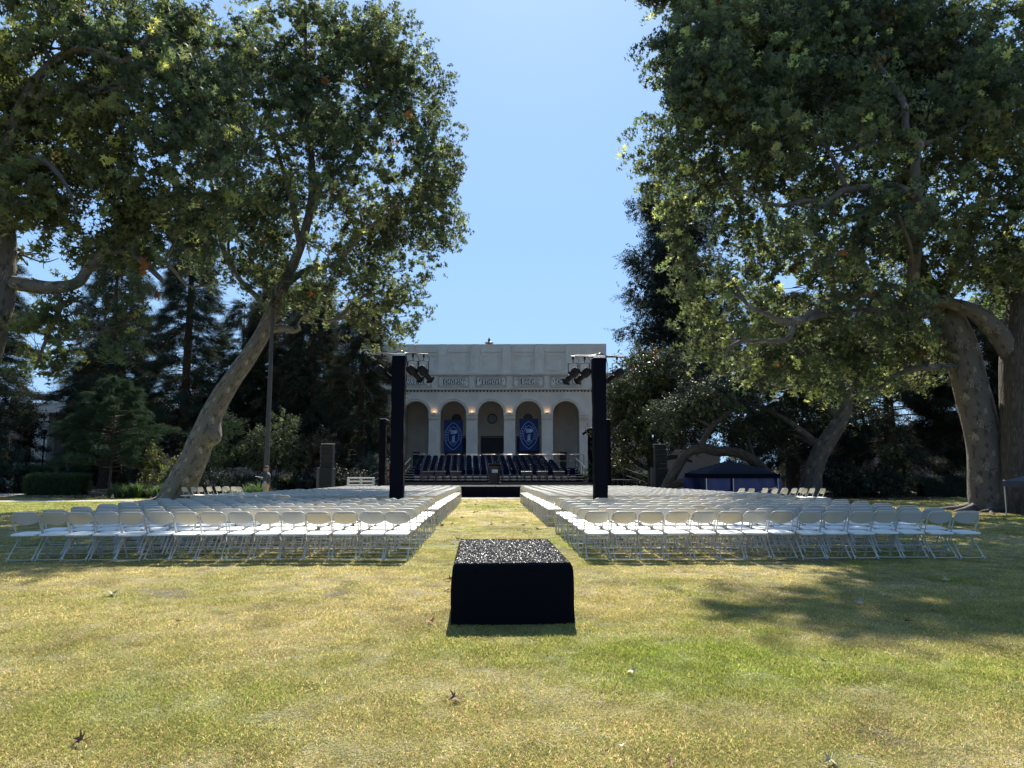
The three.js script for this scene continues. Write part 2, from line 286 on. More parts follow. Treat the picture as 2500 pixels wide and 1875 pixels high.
    part(rose, 'pane', new THREE.CylinderGeometry(0.48, 0.48, 0.05, 32).rotateX(Math.PI / 2).translate(c, 7.15, -3.96), k ? dimGlass : paneGlass);
    const bars = []; for (let i = -1; i <= 1; i++) bars.push(bx(0.035, 0.9, 0.03, c + i * 0.24, 7.15, -3.915), bx(0.9, 0.035, 0.03, c, 7.15 + i * 0.24, -3.895)); part(rose, 'tracery', bars, bronze);
  }
  for (const q of [-1, 1]) { const c = q * 2 * PITCH + (q > 0 ? -0.1 : -0.45); part(hall, 'side_door', [bx(0.78, 2.3, 0.08, c, 2.25, -3.94)], darkDoor); part(hall, 'door_frame', [bx(0.08, 2.5, 0.13, c - 0.45, 2.33, -3.93), bx(0.08, 2.5, 0.13, c + 0.45, 2.33, -3.93), bx(0.98, 0.1, 0.13, c, 3.5, -3.93)], concDark); }
  for (let k = -2; k <= 2; k++) part(hall, 'ceiling_lamp', [cyl(0.08, 0.12, 0.2, k * PITCH, 9.14, -1.9, 12), cyl(0.02, 0.02, 0.1, k * PITCH, 9.22, -1.9, 6)], std(0.5, 0.5, 0.48, 0.4));
  // roof ventilator
  part(hall, 'roof_ventilator', [new THREE.LatheGeometry([[0.05, 1.0], [0.07, 0.85], [0.16, 0.78], [0.12, 0.62], [0.5, 0.42], [0.52, 0.36], [0.4, 0.34], [0.4, 0], [0.46, -0.05], [0.46, -0.5]].map((p) => new THREE.Vector2(...p)), 16).translate(-0.35, 15.25, -3)], bronze);
}
// banners in two arches
function bannerTexture() {
  const W = 512, H = 868, cv = document.createElement('canvas'); cv.width = W; cv.height = H; const c = cv.getContext('2d');
  c.fillStyle = 'rgb(25,47,98)'; c.fillRect(0, 0, W, H);
  const ink = 'rgb(176,190,216)'; c.strokeStyle = ink; c.fillStyle = ink;
  const ves = (hw, hh, lw) => { const r = (hh * hh + hw * hw) / (2 * hw), a = Math.asin(hh / r); c.lineWidth = lw; c.beginPath(); c.arc(W / 2 + r - hw, H / 2, r, Math.PI - a, Math.PI + a); c.stroke(); c.beginPath(); c.arc(W / 2 - r + hw, H / 2, r, -a, a); c.stroke(); };
  ves(232, 372, 9); ves(146, 262, 8);
  c.font = 'bold 50px serif'; c.textAlign = 'center'; c.textBaseline = 'middle';
  const hw = 190, hh = 312, r = (hh * hh + hw * hw) / (2 * hw);
  const along = (word, side, a0, a1) => [...word].forEach((ch, i) => { const t = a0 + (a1 - a0) * i / (word.length - 1); c.save(); const x = side < 0 ? W / 2 + r - hw - r * Math.cos(t) : W / 2 - r + hw + r * Math.cos(t), y = H / 2 - r * Math.sin(t); c.translate(x, y); c.rotate(side < 0 ? t - Math.PI / 2 : Math.PI / 2 - t); c.fillText(ch, 0, 0); c.restore(); });
  along('POMONA', -1, -0.3, 0.72); along('COLLEGE', 1, 0.72, -0.3);
  // a fluted column on a mound, leaves above it, the year below
  for (let i = 0; i < 4; i++) { c.beginPath(); c.moveTo(222 + i * 20, 566); c.lineTo(226 + i * 18.5, 400 + (3 - i) * 12); c.lineTo(238 + i * 18.5, 396 + (3 - i) * 12); c.lineTo(236 + i * 20, 566); c.fill(); }
  c.fillRect(206, 566, 100, 14); c.lineWidth = 9; c.beginPath(); c.arc(256, 664, 96, Math.PI * 1.2, Math.PI * 1.8); c.stroke();
  c.lineWidth = 14; c.lineCap = 'round'; for (let i = 0; i < 5; i++) { c.beginPath(); c.moveTo(352 - i * 10, 300 + i * 16); c.bezierCurveTo(300, 250 + i * 22, 240, 296 + i * 18, 172 + i * 4, 262 + i * 26); c.stroke(); }
  c.beginPath(); c.ellipse(318, 318, 40, 44, 0, 0, 6.3); c.fill(); c.beginPath(); c.moveTo(345, 330); c.lineTo(230, 392); c.lineTo(300, 340); c.fill();
  c.font = 'bold 40px serif'; c.fillText('1887', 256, 614);
  const t = new THREE.CanvasTexture(cv); t.colorSpace = THREE.SRGBColorSpace; return t;
}
{
  const bt = bannerTexture(), bm = std(1, 1, 1, 0.85, { map: bt });
  const place = (u, v, side) => {
    const p = V(u, 0, -0.55).applyAxisAngle(V(0, 1, 0), -0.05);
    const b = thing('banner', `blue banner with a white pointed-oval seal, in the arch ${side} of the middle door`, 'banner', [0.35 + p.x, v, -76 + p.z], -0.05, 'blue college banners');
    const g = new THREE.BoxGeometry(2.02, 3.42, 0.012, 10, 16, 1), P = g.attributes.position;
    for (let i = 0; i < P.count; i++) P.setZ(i, P.getZ(i) + 0.02 * Math.sin(P.getX(i) * 3 + P.getY(i)) * (1.7 - P.getY(i)) / 3.4);
    g.computeVertexNormals(); part(b, 'banner_cloth', g, bm);
    part(b, 'banner_pole', [rod([-1.06, 1.72, 0], [1.06, 1.72, 0], 0.022)], bronze);
    for (const q of [-0.9, 0.9]) part(b, 'banner_cord', rod([q, 1.72, 0], [q, 2.6, 0], 0.008), bronze);
  };
  place(-4.03 - 0.02, 4.86, 'left'); place(4.03 + 0.05, 5.0, 'right');
}

// ---------------------------------------------------------------- stage with tiers
const blackCloth = phys(0.005, 0.006, 0.010, 0.95, { specularIntensity: 0.15 }), blackGloss = std(0.012, 0.013, 0.016, 0.28), steel = std(0.55, 0.56, 0.58, 0.3, { metalness: 0.9 }), edgeMetal = std(0.45, 0.45, 0.44, 0.5, { metalness: 0.2 });
const DECK = 0.53, GY = -0.17, tierY = (k) => DECK + 0.17 * k, tierZ = (k) => -50.4 - k * 1.0;
{
  const st = thing('stage', 'low black stage with stepped tiers in front of the hall', 'stage', [0.5, GY, 0]);
  const x0 = -6.9, x1 = 6.9, H = (y) => y - GY;
  part(st, 'deck', [bx(13.8, 0.06, 17.2, 0, H(DECK) - 0.03, -50.1)], phys(0.006, 0.006, 0.007, 1, { specularIntensity: 0 }));
  for (let i = 0; i < 6; i++) part(st, 'deck_edge', bx(2.27, 0.075, 0.05, x0 + 1.15 + i * 2.3, H(DECK) - 0.035, -41.475), edgeMetal);
  const sk = new THREE.BoxGeometry(13.8, H(DECK) - 0.08, 0.03, 240, 1, 1), P = sk.attributes.position; for (let i = 0; i < P.count; i++) P.setZ(i, P.getZ(i) + 0.02 * Math.sin(P.getX(i) * 21) + 0.01 * Math.sin(P.getX(i) * 47)); sk.computeVertexNormals();
  part(st, 'skirt', sk.translate(0, (H(DECK) - 0.08) / 2, -41.53), blackCloth);
  for (const x of [x0, x1]) part(st, 'skirt', bx(0.03, H(DECK) - 0.08, 17, x, (H(DECK) - 0.08) / 2, -50.1), blackCloth);
  for (let k = 1; k <= 6; k++) {
    const z = tierZ(k), dep = k === 6 ? 1.6 : 1.0, t = part(st, 'tier', bx(13.4 - 0.1 * k, tierY(k) - DECK, dep, 0, H(DECK) + (tierY(k) - DECK) / 2, z + 0.5 - dep / 2), phys(0.008, 0.008, 0.010, 0.9, { specularIntensity: 0.05 }));
    part(t, 'tier_edge', bx(13.4 - 0.1 * k, 0.035, 0.03, 0, H(tierY(k)) - 0.012, z + 0.518), edgeMetal);
  }
}
// navy banquet chairs on the tiers
{
  const navy = phys(0.003, 0.006, 0.021, 0.9, { specularIntensity: 0.15 }), fr = std(0.42, 0.43, 0.46, 0.2, { metalness: 0.95 });
  const proto = new THREE.Group();
  const sh = new THREE.Shape(); sh.moveTo(-0.19, 0.46); sh.lineTo(0.19, 0.46); sh.lineTo(0.215, 0.74); sh.quadraticCurveTo(0.2, 0.92, 0, 0.935); sh.quadraticCurveTo(-0.2, 0.92, -0.215, 0.74);
  const g = new THREE.ExtrudeGeometry(sh, { depth: 0.035, bevelEnabled: true, bevelSize: 0.012, bevelThickness: 0.012, bevelSegments: 2, curveSegments: 8 }); g.rotateX(-0.17).translate(0, 0.02, -0.12);
  part(proto, 'backrest', g, navy); part(proto, 'seat', rbx(0.43, 0.075, 0.43, 0, 0.455, 0.01, 0.03), navy);
  part(proto, 'frame', [...[-1, 1].flatMap((s) => [tube([[s * 0.2, 0, 0.2], [s * 0.205, 0.2, 0.21], [s * 0.205, 0.42, 0.2], [s * 0.21, 0.43, -0.16]], 0.012, 10, 5), tube([[s * 0.2, 0, -0.24], [s * 0.21, 0.42, -0.17], [s * 0.222, 0.72, -0.23], [s * 0.17, 0.915, -0.265]], 0.012, 10, 5)]), ...[-1, 1].map((s) => new THREE.SphereGeometry(0.024, 8, 6).translate(s * 0.185, 0.885, -0.268)), bx(0.42, 0.03, 0.03, 0, 0.40, 0.215), bx(0.40, 0.02, 0.02, 0, 0.12, 0.2), bx(0.40, 0.02, 0.02, 0, 0.2, -0.21)], fr);
  const r = rngOf(12);
  for (let k = 0; k < 7; k++) {
    const n = k < 1 ? 22 : 21 - Math.floor((k + 1) / 3), z = tierZ(k) + (k ? 0.05 : -0.35), p = 0.525, x0 = -4.95 - k * 0.03;
    for (let i = 0; i < n; i++) {
      const c = proto.clone(); c.name = numbered('banquet_chair'); c.position.set(x0 + i * p + (r() - 0.5) * 0.03, tierY(k) + 0.001, z + (r() - 0.5) * 0.05); c.rotation.y = (r() - 0.5) * 0.08;
      tag(c, `navy blue banquet chair, ${ORD[i]} from the left in the ${ORD[k]} stage row`, 'chair', 'navy banquet chairs on the stage'); scene.add(c);
    }
  }
}
// music desks before the front row of stage chairs
[[-4.1, 0], [-3.25, 0], [-2.2, 0], [2.75, 1], [3.85, 1], [5.0, 1]].forEach(([x, q], i) => {
  const d = thing('stage_desk', `small shiny-topped black desk, ${ORD[i % 3]} of three ${q ? 'right' : 'left'} of the lectern`, 'desk', [x, DECK, -50.0], 0, 'small black desks on the stage');
  part(d, 'desk_top', rbx(0.82, 0.04, 0.4, 0, 0.74, 0, 0.012), std(0.10, 0.10, 0.105, 0.22));
  part(d, 'modesty_panel', bx(0.74, 0.3, 0.02, 0, 0.56, 0.12), blackGloss);
  for (const sx of [-1, 1]) part(d, 'leg_frame', [rod([sx * 0.36, 0, 0.16], [sx * 0.36, 0.72, 0.14], 0.014), rod([sx * 0.36, 0, -0.16], [sx * 0.36, 0.72, -0.14], 0.014), rod([sx * 0.36, 0.12, 0.16], [sx * 0.36, 0.12, -0.16], 0.012)], blackGloss);
});
{ // lectern
  const wood = std(0.085, 0.05, 0.036, 0.5, { map: texOf(256, (u, v) => 0.55 + 0.4 * fbm(u * 40, v * 3, 0, 4, 3)) });
  const l = thing('lectern', 'brown wooden lectern with a white plate, front of the stage', 'lectern', [0.49, DECK, -47]);
  const body = new THREE.CylinderGeometry(0.53, 0.48, 1.08, 4, 1).rotateY(Math.PI / 4).scale(1, 1, 0.75).translate(0, 0.58, 0);
  part(l, 'cabinet', boxUV(body.toNonIndexed()), wood); part(l, 'base', rbx(0.76, 0.06, 0.6, 0, 0.03, 0, 0.01), wood);
  part(l, 'reading_top', rbx(0.82, 0.05, 0.64, 0, 0, 0, 0.012).rotateX(-0.22).translate(0, 1.17, 0), wood);
  part(l, 'rim', [bx(0.78, 0.04, 0.02, 0, 1.26, 0.28)], wood);
  part(l, 'microphone', [tube([[0.2, 1.2, -0.1], [0.2, 1.38, -0.06], [0.17, 1.46, -0.12]], 0.008, 10, 5), new THREE.SphereGeometry(0.025, 8, 6).translate(0.17, 1.47, -0.13)], blackGloss);
  const cv = document.createElement('canvas'); cv.width = 256; cv.height = 128; const c = cv.getContext('2d'); c.fillStyle = '#d9dce0'; c.fillRect(0, 0, 256, 128);
  c.strokeStyle = c.fillStyle = '#1c2c58'; c.lineWidth = 5; c.beginPath(); c.moveTo(48, 22); c.quadraticCurveTo(84, 64, 48, 108); c.quadraticCurveTo(12, 64, 48, 22); c.stroke(); c.fillRect(42, 46, 12, 40); c.fillStyle = '#67718a'; c.font = 'bold 26px serif'; c.fillText('Pomona', 96, 58); c.fillText('College', 96, 90);
  const t = new THREE.CanvasTexture(cv); t.colorSpace = THREE.SRGBColorSpace;
  part(l, 'name_plate', new THREE.PlaneGeometry(0.38, 0.2).translate(0, 0, 0.006), std(1, 1, 1, 0.4, { map: t })).position.set(0.0, 0.78, 0.372);
  l.children.at(-1).rotation.x = 0.035 * -1;
}
// guard rails along the back and the right end of the tiers
for (let i = 0; i < 10; i++) {
  const x = -5.55 + i * 1.42, y = tierY(6), rl = thing('guard_rail', `black bent-tube guard rail behind the top stage row, ${ORD[i]} from the left`, 'railing', [x, y, -57.75], 0, 'guard rails behind the stage');
  part(rl, 'rail', tube([[-0.6, 0, 0], [-0.6, 0.9, 0], [-0.5, 1.03, 0], [0, 1.04, 0], [0.5, 1.03, 0], [0.6, 0.9, 0], [0.6, 0, 0]], 0.024, 40, 8, 0.35), std(0.16, 0.16, 0.165, 0.2, { metalness: 0.6 }));
  part(rl, 'mid_rail', rod([-0.59, 0.5, 0], [0.59, 0.5, 0], 0.016), blackGloss);
}
for (const [s, x] of [['left', -6.0], ['right', 7.0]]) {
  const h = thing('stair_rail', `dark tube handrail with posts at the ${s} end of the stage tiers`, 'railing', [x, DECK, -51]);
  for (let k = 0; k < 5; k++) part(h, 'post', rod([0, 0.17 * k, -k * 1.35], [0, 0.17 * k * 1.1 + 0.98, -k * 1.35], 0.022), blackGloss);
  part(h, 'handrail', [tube([[0, 0.98, 0.05], [0, 1.25, -1.6], [0, 1.75, -5.4]], 0.024, 20, 8), rod([0, 0.5, 0], [0, 1.25, -5.4], 0.016)], blackGloss);
}
// ---------------------------------------------------------------- white folding chairs
const paint = std(0.50, 0.485, 0.45, 0.45), plastic = phys(0.62, 0.585, 0.50, 0.9, { transmission: 0.26, thickness: 0, clearcoat: 0.25, clearcoatRoughness: 0.4 }), plasticSeat = phys(0.83, 0.825, 0.80, 0.45, { clearcoat: 0.2, clearcoatRoughness: 0.3 });
const chairGeo = {};
{
  const HW = 0.222, R = 0.0115, top = 0.822, zt = 0.165, zf = -0.235;
  const along = (y) => zf + (zt - zf) * Math.pow(y / top, 0.92);
  chairGeo.back_frame = [paint, mg([tube([[-HW, 0.40, along(0.40)], [-HW, 0.62, along(0.62)], [-HW + 0.004, 0.735, along(0.735)], [-HW + 0.03, 0.797, along(0.797)], [-HW + 0.085, top, zt], [0, top + 0.002, zt + 0.012], [HW - 0.085, top, zt], [HW - 0.03, 0.797, along(0.797)], [HW - 0.004, 0.735, along(0.735)], [HW, 0.62, along(0.62)], [HW, 0.40, along(0.40)]], R, 46, 7, 0.4)])];
  for (const s of [-1, 1]) {
    chairGeo[s < 0 ? 'leg' : 'leg_001'] = [paint, mg([tube([[s * HW, 0.405, along(0.405)], [s * HW, 0.2, along(0.2)], [s * HW, 0.004, along(0.004)]], R, 8, 7), cyl(0.014, 0.016, 0.03, s * HW, 0.014, along(0.01), 8)])];
    chairGeo[s < 0 ? 'leg_002' : 'leg_003'] = [paint, mg([tube([[s * 0.135, 0.425, -0.15], [s * 0.165, 0.385, -0.105], [s * 0.2, 0.30, -0.035], [s * 0.204, 0.18, 0.07], [s * 0.208, 0.075, 0.15], [s * 0.214, 0.006, 0.215]], R, 18, 7, 0.5), cyl(0.013, 0.016, 0.03, s * 0.214, 0.014, 0.21, 8)])];
  }
  chairGeo.foot_bar = [paint, tube([[-0.208, 0.075, 0.155], [-0.19, 0.03, 0.195], [-0.15, 0.017, 0.207], [0, 0.016, 0.208], [0.15, 0.017, 0.207], [0.19, 0.03, 0.195], [0.208, 0.075, 0.155]], 0.0085, 26, 6, 0.5)];
  chairGeo.stretcher = [paint, mg([rod([-HW, 0.15, along(0.15)], [HW, 0.15, along(0.15)], 0.008), rod([-0.203, 0.215, 0.045], [0.203, 0.215, 0.045], 0.007)])];
  const sh = new THREE.Shape(); const w = 0.196, d0 = -0.215, d1 = 0.17; // seat plan: x, depth
  sh.moveTo(-w + 0.03, d1); sh.quadraticCurveTo(0, d1 + 0.03, w - 0.03, d1); sh.quadraticCurveTo(w, d1, w, d1 - 0.04); sh.bezierCurveTo(w + 0.008, 0, w + 0.004, -0.1, w - 0.004, d0 + 0.08); sh.quadraticCurveTo(w - 0.015, d0, w - 0.09, d0 - 0.006); sh.quadraticCurveTo(0, d0 - 0.02, -w + 0.09, d0 - 0.006); sh.quadraticCurveTo(-w + 0.015, d0, -w + 0.004, d0 + 0.08); sh.bezierCurveTo(-w - 0.004, -0.1, -w - 0.008, 0, -w, d1 - 0.04); sh.quadraticCurveTo(-w, d1, -w + 0.03, d1);
  const sg = new THREE.ExtrudeGeometry(sh, { depth: 0.016, bevelEnabled: true, bevelSize: 0.008, bevelThickness: 0.008, bevelSegments: 2, curveSegments: 5 });
  sg.rotateX(Math.PI / 2).translate(0, 0.452, 0).rotateX(0.045); chairGeo.seat = [plasticSeat, sg];
  const NX = 16, NY = 7, P = [], I = []; // curved back panel, closed front and rear
  for (const f of [0, 1]) for (let j = 0; j <= NY; j++) for (let i = 0; i <= NX; i++) {
    const u = i / NX * 2 - 1, v = j / NY, au = Math.abs(u), yt = 0.812 - 0.075 * Math.pow(au, 7), yb = 0.655 - 0.05 * (1 - u * u) + 0.02 * Math.pow(au, 6), y = mixf(yb, yt, v), edgeFade = f ? 1 : 0;
    P.push(u * (HW - 0.008 - 0.02 * (v > 0.85 ? (v - 0.85) / 0.15 * Math.pow(au, 8) : 0)), y, along(y) + 0.035 * (1 - u * u) - 0.006 + (f ? 0.006 : -0.006));
  }
  const st = (NX + 1) * (NY + 1), q = (a, b, c, d) => I.push(a, b, c, a, c, d);
  for (let j = 0; j < NY; j++) for (let i = 0; i < NX; i++) { const a = j * (NX + 1) + i; q(a, a + NX + 1, a + NX + 2, a + 1); q(st + a, st + a + 1, st + a + NX + 2, st + a + NX + 1); }
  for (let i = 0; i < NX; i++) { const t = NY * (NX + 1) + i; q(i, i + 1, st + i + 1, st + i); q(t, st + t, st + t + 1, t + 1); }
  for (let j = 0; j < NY; j++) { const a = j * (NX + 1), b = a + NX; q(a, st + a, st + a + NX + 1, a + NX + 1); q(b, b + NX + 1, st + b + NX + 1, st + b); }
  const bg = new THREE.BufferGeometry(); bg.setAttribute('position', new THREE.Float32BufferAttribute(P, 3)); bg.setIndex(I); bg.computeVertexNormals(); bg.setAttribute('uv', new THREE.Float32BufferAttribute(new Array(P.length / 3 * 2).fill(0), 2));
  chairGeo.backrest = [plastic, bg];
}
for (const k in chairGeo) chairGeo[k][1].scale(0.965, 0.968, 1);
const plastics = [plastic, phys(0.60, 0.575, 0.515, 0.9, { transmission: 0.22, thickness: 0, clearcoat: 0.25, clearcoatRoughness: 0.4 }), phys(0.62, 0.565, 0.44, 0.9, { transmission: 0.30, thickness: 0, clearcoat: 0.2, clearcoatRoughness: 0.45 }), phys(0.56, 0.55, 0.52, 0.9, { transmission: 0.18, thickness: 0, clearcoat: 0.25, clearcoatRoughness: 0.4 })];
const foldingChair = () => { const g = new THREE.Group(); for (const [n, [m, geo]] of Object.entries(chairGeo)) part(g, n.replace(/_00\d$/, ''), geo, m); return g; };
{
  const proto = foldingChair(), r = rngOf(9), rest = [];
  const rows = []; for (let i = 0; i < 7; i++) rows.push(-12.62 - i * 0.875); for (let j = 0; j < 19; j++) rows.push(-20.0 - j * 0.882);
  const bring = (z, side, i) => {
    const far = z < -19 ? 1 : 0, jx = (r() - 0.5) * 0.04, jz = (r() - 0.5) * 0.11;
    return side < 0 ? [-1.31 - 0.215 - i * 0.4515 + jx, z - 0.0 + jz - i * 0.003] : [1.68 + 0.215 + i * 0.4638 + jx - far * 0.03, z + 0.08 + jz + i * 0.003];
  };
  rows.forEach((z, k) => {
    for (const side of [-1, 1]) {
      const n = k < 7 ? 15 : k < 12 ? 15 : k < 18 ? 14 : 13;
      for (let i = 0; i < n; i++) {
        const [x, zz] = bring(z, side, i), turn = (r() - 0.5) * 0.17, y = groundY(zz) + 0.012;
        if (k >= 7 && Math.abs(x - (side < 0 ? -2.41 : 3.04)) < 0.45 && Math.abs(zz + 19.2) < 0.5) continue;
        if (k < 9) {
          const c = proto.clone(); c.name = numbered('folding_chair'); c.position.set(x, y, zz); c.rotation.y = turn; c.children.find((m) => m.name === 'backrest').material = plastics[Math.floor(r() * 4)];
          tag(c, `white folding chair, ${ORD[i]} from the grass aisle, ${ORD[k]} row from the camera, ${side < 0 ? 'left' : 'right'} block`, 'chair', 'white folding chairs set out in rows'); scene.add(c);
        } else rest.push([x, y, zz, turn]);
      }
    }
  });
  // groups of chairs turned towards the stage at the sides
  const L = [[-13.75, -33.4, 2], [-13.15, -33.7, 4], [-12.1, -33.9, 2], [-11.5, -34.0, 1]], Rr = [[10.5, -29.6, 2], [11.6, -29.9, 3], [12.5, -30.1, 3], [13.35, -30.3, 3]];
  for (const [list, side] of [[L, -1], [Rr, 1]]) list.forEach(([x, z, n], gi) => {
    for (let i = 0; i < n; i++) {
      const c = proto.clone(); c.name = numbered('folding_chair'), c.position.set(x + i * 0.25, groundY(z) + 0.012, z + side * i * 0.42); c.rotation.y = side < 0 ? -0.62 : 0.62;
      tag(c, side < 0 ? `white folding chair, ${ORD[i]} in the ${ORD[gi]} angled cluster beside the leaning sycamore trunk` : `white folding chair, ${ORD[i]} in the ${ORD[gi]} angled cluster right of the blue tarp tent`, 'chair', 'white folding chairs turned at the sides'); scene.add(c);
    }
  });
  const root = tag(new THREE.Group(), 'mass of white folding chairs filling the back rows before the stage', 'chairs', null, 'stuff'); root.name = 'folding_chair_rows'; scene.add(root);
  const byMat = new Map(); for (const [, [m, g]] of Object.entries(chairGeo)) byMat.set(m, [...(byMat.get(m) || []), g]);
  let q = 0; for (const [m, gs] of byMat) { const im = shade(new THREE.InstancedMesh(mg(gs), m, rest.length)), d = new THREE.Object3D(); im.name = ['frames', 'seats', 'backrests'][q++]; im.userData.kind = 'stuff'; rest.forEach(([x, y, z, t], i) => { d.position.set(x, y, z); d.rotation.set(0, t, 0); d.updateMatrix(); im.setMatrixAt(i, d.matrix); }); root.add(im); }
}
// ---------------------------------------------------------------- black riser in the aisle
{
  const b = thing('camera_riser', 'black cloth-draped platform with a glittering top on the near lawn', 'platform', [0.252, 0, -8.62], 0.012);
  const w = 1.20, d = 2.46, h = 0.60, NX = 130, NZ = 250, P = [], I = [], r = rngOf(31);
  for (let j = 0; j <= NZ; j++) for (let i = 0; i <= NX; i++) { const e = Math.min(i, NX - i, j, NZ - j) < 1; P.push((i / NX - 0.5) * w + (e ? 0 : (r() - 0.5) * 0.004), h + (e ? -0.012 : (r() - 0.5) * 0.0075 + 0.004 * fbm(i * 0.09, j * 0.09, 0, 2, 3)), (j / NZ - 0.5) * d + (e ? 0 : (r() - 0.5) * 0.004)); }
  for (let j = 0; j < NZ; j++) for (let i = 0; i < NX; i++) { const a = j * (NX + 1) + i; I.push(a, a + NX + 1, a + 1, a + 1, a + NX + 1, a + NX + 2); }
  let g = new THREE.BufferGeometry(); g.setAttribute('position', new THREE.Float32BufferAttribute(P, 3)); g.setIndex(I); g = g.toNonIndexed(); g.computeVertexNormals();
  part(b, 'top_cover', g, phys(0.012, 0.013, 0.016, 0.25, { specularIntensity: 0.035 }));
  // draped sides: a skin that bulges and kinks down to the grass
  const Q = [], J = [], U = 200, Vn = 14, peri = 2 * (w + d);
  for (let j = 0; j <= Vn; j++) for (let i = 0; i < U; i++) {
    let s = i / U * peri, x, z, nx = 0, nz = 0; if (s < w) { x = -w / 2 + s; z = d / 2; nz = 1; } else if (s < w + d) { x = w / 2; z = d / 2 - (s - w); nx = 1; } else if (s < 2 * w + d) { x = w / 2 - (s - w - d); z = -d / 2; nz = -1; } else { x = -w / 2; z = -d / 2 + (s - 2 * w - d); nx = -1; }
    const v = j / Vn, out = 0.004 + 0.035 * Math.pow(v, 0.5) + 0.016 * (fbm(s * 2.2, v * 1.6 + 3, 0, 3, 2) - 0.4) * v + (j === 0 ? -0.02 : 0) + (nx ? 0.012 * Math.sin(v * 5 + (nx > 0 ? 1.2 : 0)) * v : 0);
    const cx = clamp((Math.abs(x) - w / 2 + 0.03) / 0.03) * Math.sign(x), cz = clamp((Math.abs(z) - d / 2 + 0.03) / 0.03) * Math.sign(z), l = Math.hypot(cx, cz) || 1;
    Q.push(x + cx / l * out, (h - 0.002) * (1 - v) + 0.01, z + cz / l * out);
  }
  for (let j = 0; j < Vn; j++) for (let i = 0; i < U; i++) { const a = j * U + i, c = j * U + (i + 1) % U; J.push(a, a + U, c, c, a + U, c + U); }
  const dg = new THREE.BufferGeometry(); dg.setAttribute('position', new THREE.Float32BufferAttribute(Q, 3)); dg.setIndex(J); dg.computeVertexNormals();
  part(b, 'drape', dg, phys(0.004, 0.005, 0.008, 0.95, { specularIntensity: 0.15, side: THREE.DoubleSide }));
  part(b, 'inner_deck', bx(w - 0.06, 0.5, d - 0.06, 0, 0.32, 0), blackCloth);
}
// ---------------------------------------------------------------- lighting towers and lamps
const towerCloth = phys(0.004, 0.005, 0.009, 0.95, { specularIntensity: 0.12 }), lampBlack = phys(0.010, 0.010, 0.012, 0.6, { specularIntensity: 0.25 }), lens = std(0.02, 0.02, 0.03, 0.08);
function tower(label, x, z, h, w, bar) {
  const t = thing('lighting_tower', label, 'lighting tower', [x, groundY(z), z], 0, 'black lighting towers');
  const g = new THREE.BoxGeometry(w, h - 0.06, w, 6, 40, 6), P = g.attributes.position; for (let i = 0; i < P.count; i++) { const y = P.getY(i); P.setX(i, P.getX(i) * (1 + 0.03 * Math.sin(y * 2.1 + x)) + 0.005 * Math.sin(y * 9)); } g.computeVertexNormals();
  part(t, 'cloth_sleeve', g.translate(0, (h - 0.06) / 2 + 0.03, 0), towerCloth); part(t, 'base_plate', rbx(w + 0.4, 0.03, w + 0.4, 0, 0.02, 0, 0.01), lampBlack);
  part(t, 'top_plate', rbx(w - 0.02, 0.02, w - 0.02, 0, h - 0.015, 0, 0.006), steel);
  if (bar) part(t, 'cross_bar', [rod([bar[0], h + 0.03, 0], [bar[1], h + 0.03, 0], 0.026, 10)], std(0.2, 0.2, 0.21, 0.35, { metalness: 0.7 }));
  if (bar) part(t, 'cable', [tube([[bar[0] + 0.1, h + 0.06, 0.03], [-0.15, h + 0.07, 0.02], [0.05, h + 0.12, 0.03], [0.2, h + 0.06, 0.02], [bar[1] - 0.15, h + 0.065, 0.03]], 0.014, 30, 5), tube([[w / 2 + 0.02, h, 0.1], [w / 2 + 0.06, h - 0.3, 0.12], [w / 2 + 0.03, h - 0.7, 0.1]], 0.01, 12, 5)], blackGloss);
  return t;
}
function stageLamp(label, x, y, z, turn, pitch, s = 1) { // hangs below y
  const t = thing('stage_lamp', label, 'stage light', [x, y, z], 0, 'stage lamps on the towers'); t.scale.setScalar(s);
  part(t, 'clamp', [bx(0.05, 0.09, 0.06, 0, -0.02, 0), cyl(0.014, 0.014, 0.12, 0, -0.1, 0, 6)], lampBlack);
  part(t, 'yoke', tube([[-0.13, -0.50, 0], [-0.135, -0.22, 0], [-0.10, -0.165, 0], [0, -0.155, 0], [0.10, -0.165, 0], [0.135, -0.22, 0], [0.13, -0.50, 0]], 0.012, 26, 5, 0.4), lampBlack);
  const head = new THREE.Group(); head.name = 'lamp_head'; head.position.set(0, -0.46, 0); head.rotation.order = 'YXZ'; head.rotation.set(pitch, turn, 0); t.add(head);
  part(head, 'housing', [new THREE.LatheGeometry([[0.0, -0.2], [0.09, -0.19], [0.115, -0.14], [0.12, 0.02], [0.10, 0.06]].map((p) => new THREE.Vector2(...p)), 18).rotateX(Math.PI / 2), bx(0.19, 0.17, 0.10, 0, 0, 0.02)], lampBlack);
  part(head, 'lens_tube', [new THREE.CylinderGeometry(0.075, 0.082, 0.3, 18).rotateX(Math.PI / 2).translate(0, 0, 0.2), new THREE.BoxGeometry(0.19, 0.19, 0.03).translate(0, 0, 0.35)], lampBlack);
  part(head, 'lens', new THREE.CylinderGeometry(0.068, 0.068, 0.01, 18).rotateX(Math.PI / 2).translate(0, 0, 0.37), lens);
  part(head, 'knob', [cyl(0.012, 0.012, 0.1, 0.10, 0.09, -0.02, 6), cyl(0.02, 0.02, 0.03, 0.13, -0.05, 0.05, 8).rotateZ(0.3)], steel);
  part(t, 'cable', tube([[0.06, 0.02, 0.02], [0.16, -0.12, 0.02], [0.09, -0.3, 0.03], [0.05, -0.44, 0.04]], 0.007, 14, 4), blackGloss);
  return t;
}
tower('tall black cloth tower left of the grass aisle, with a lamp bar', -2.40, -19.2, 4.60, 0.35, [-0.75, 0.77]);
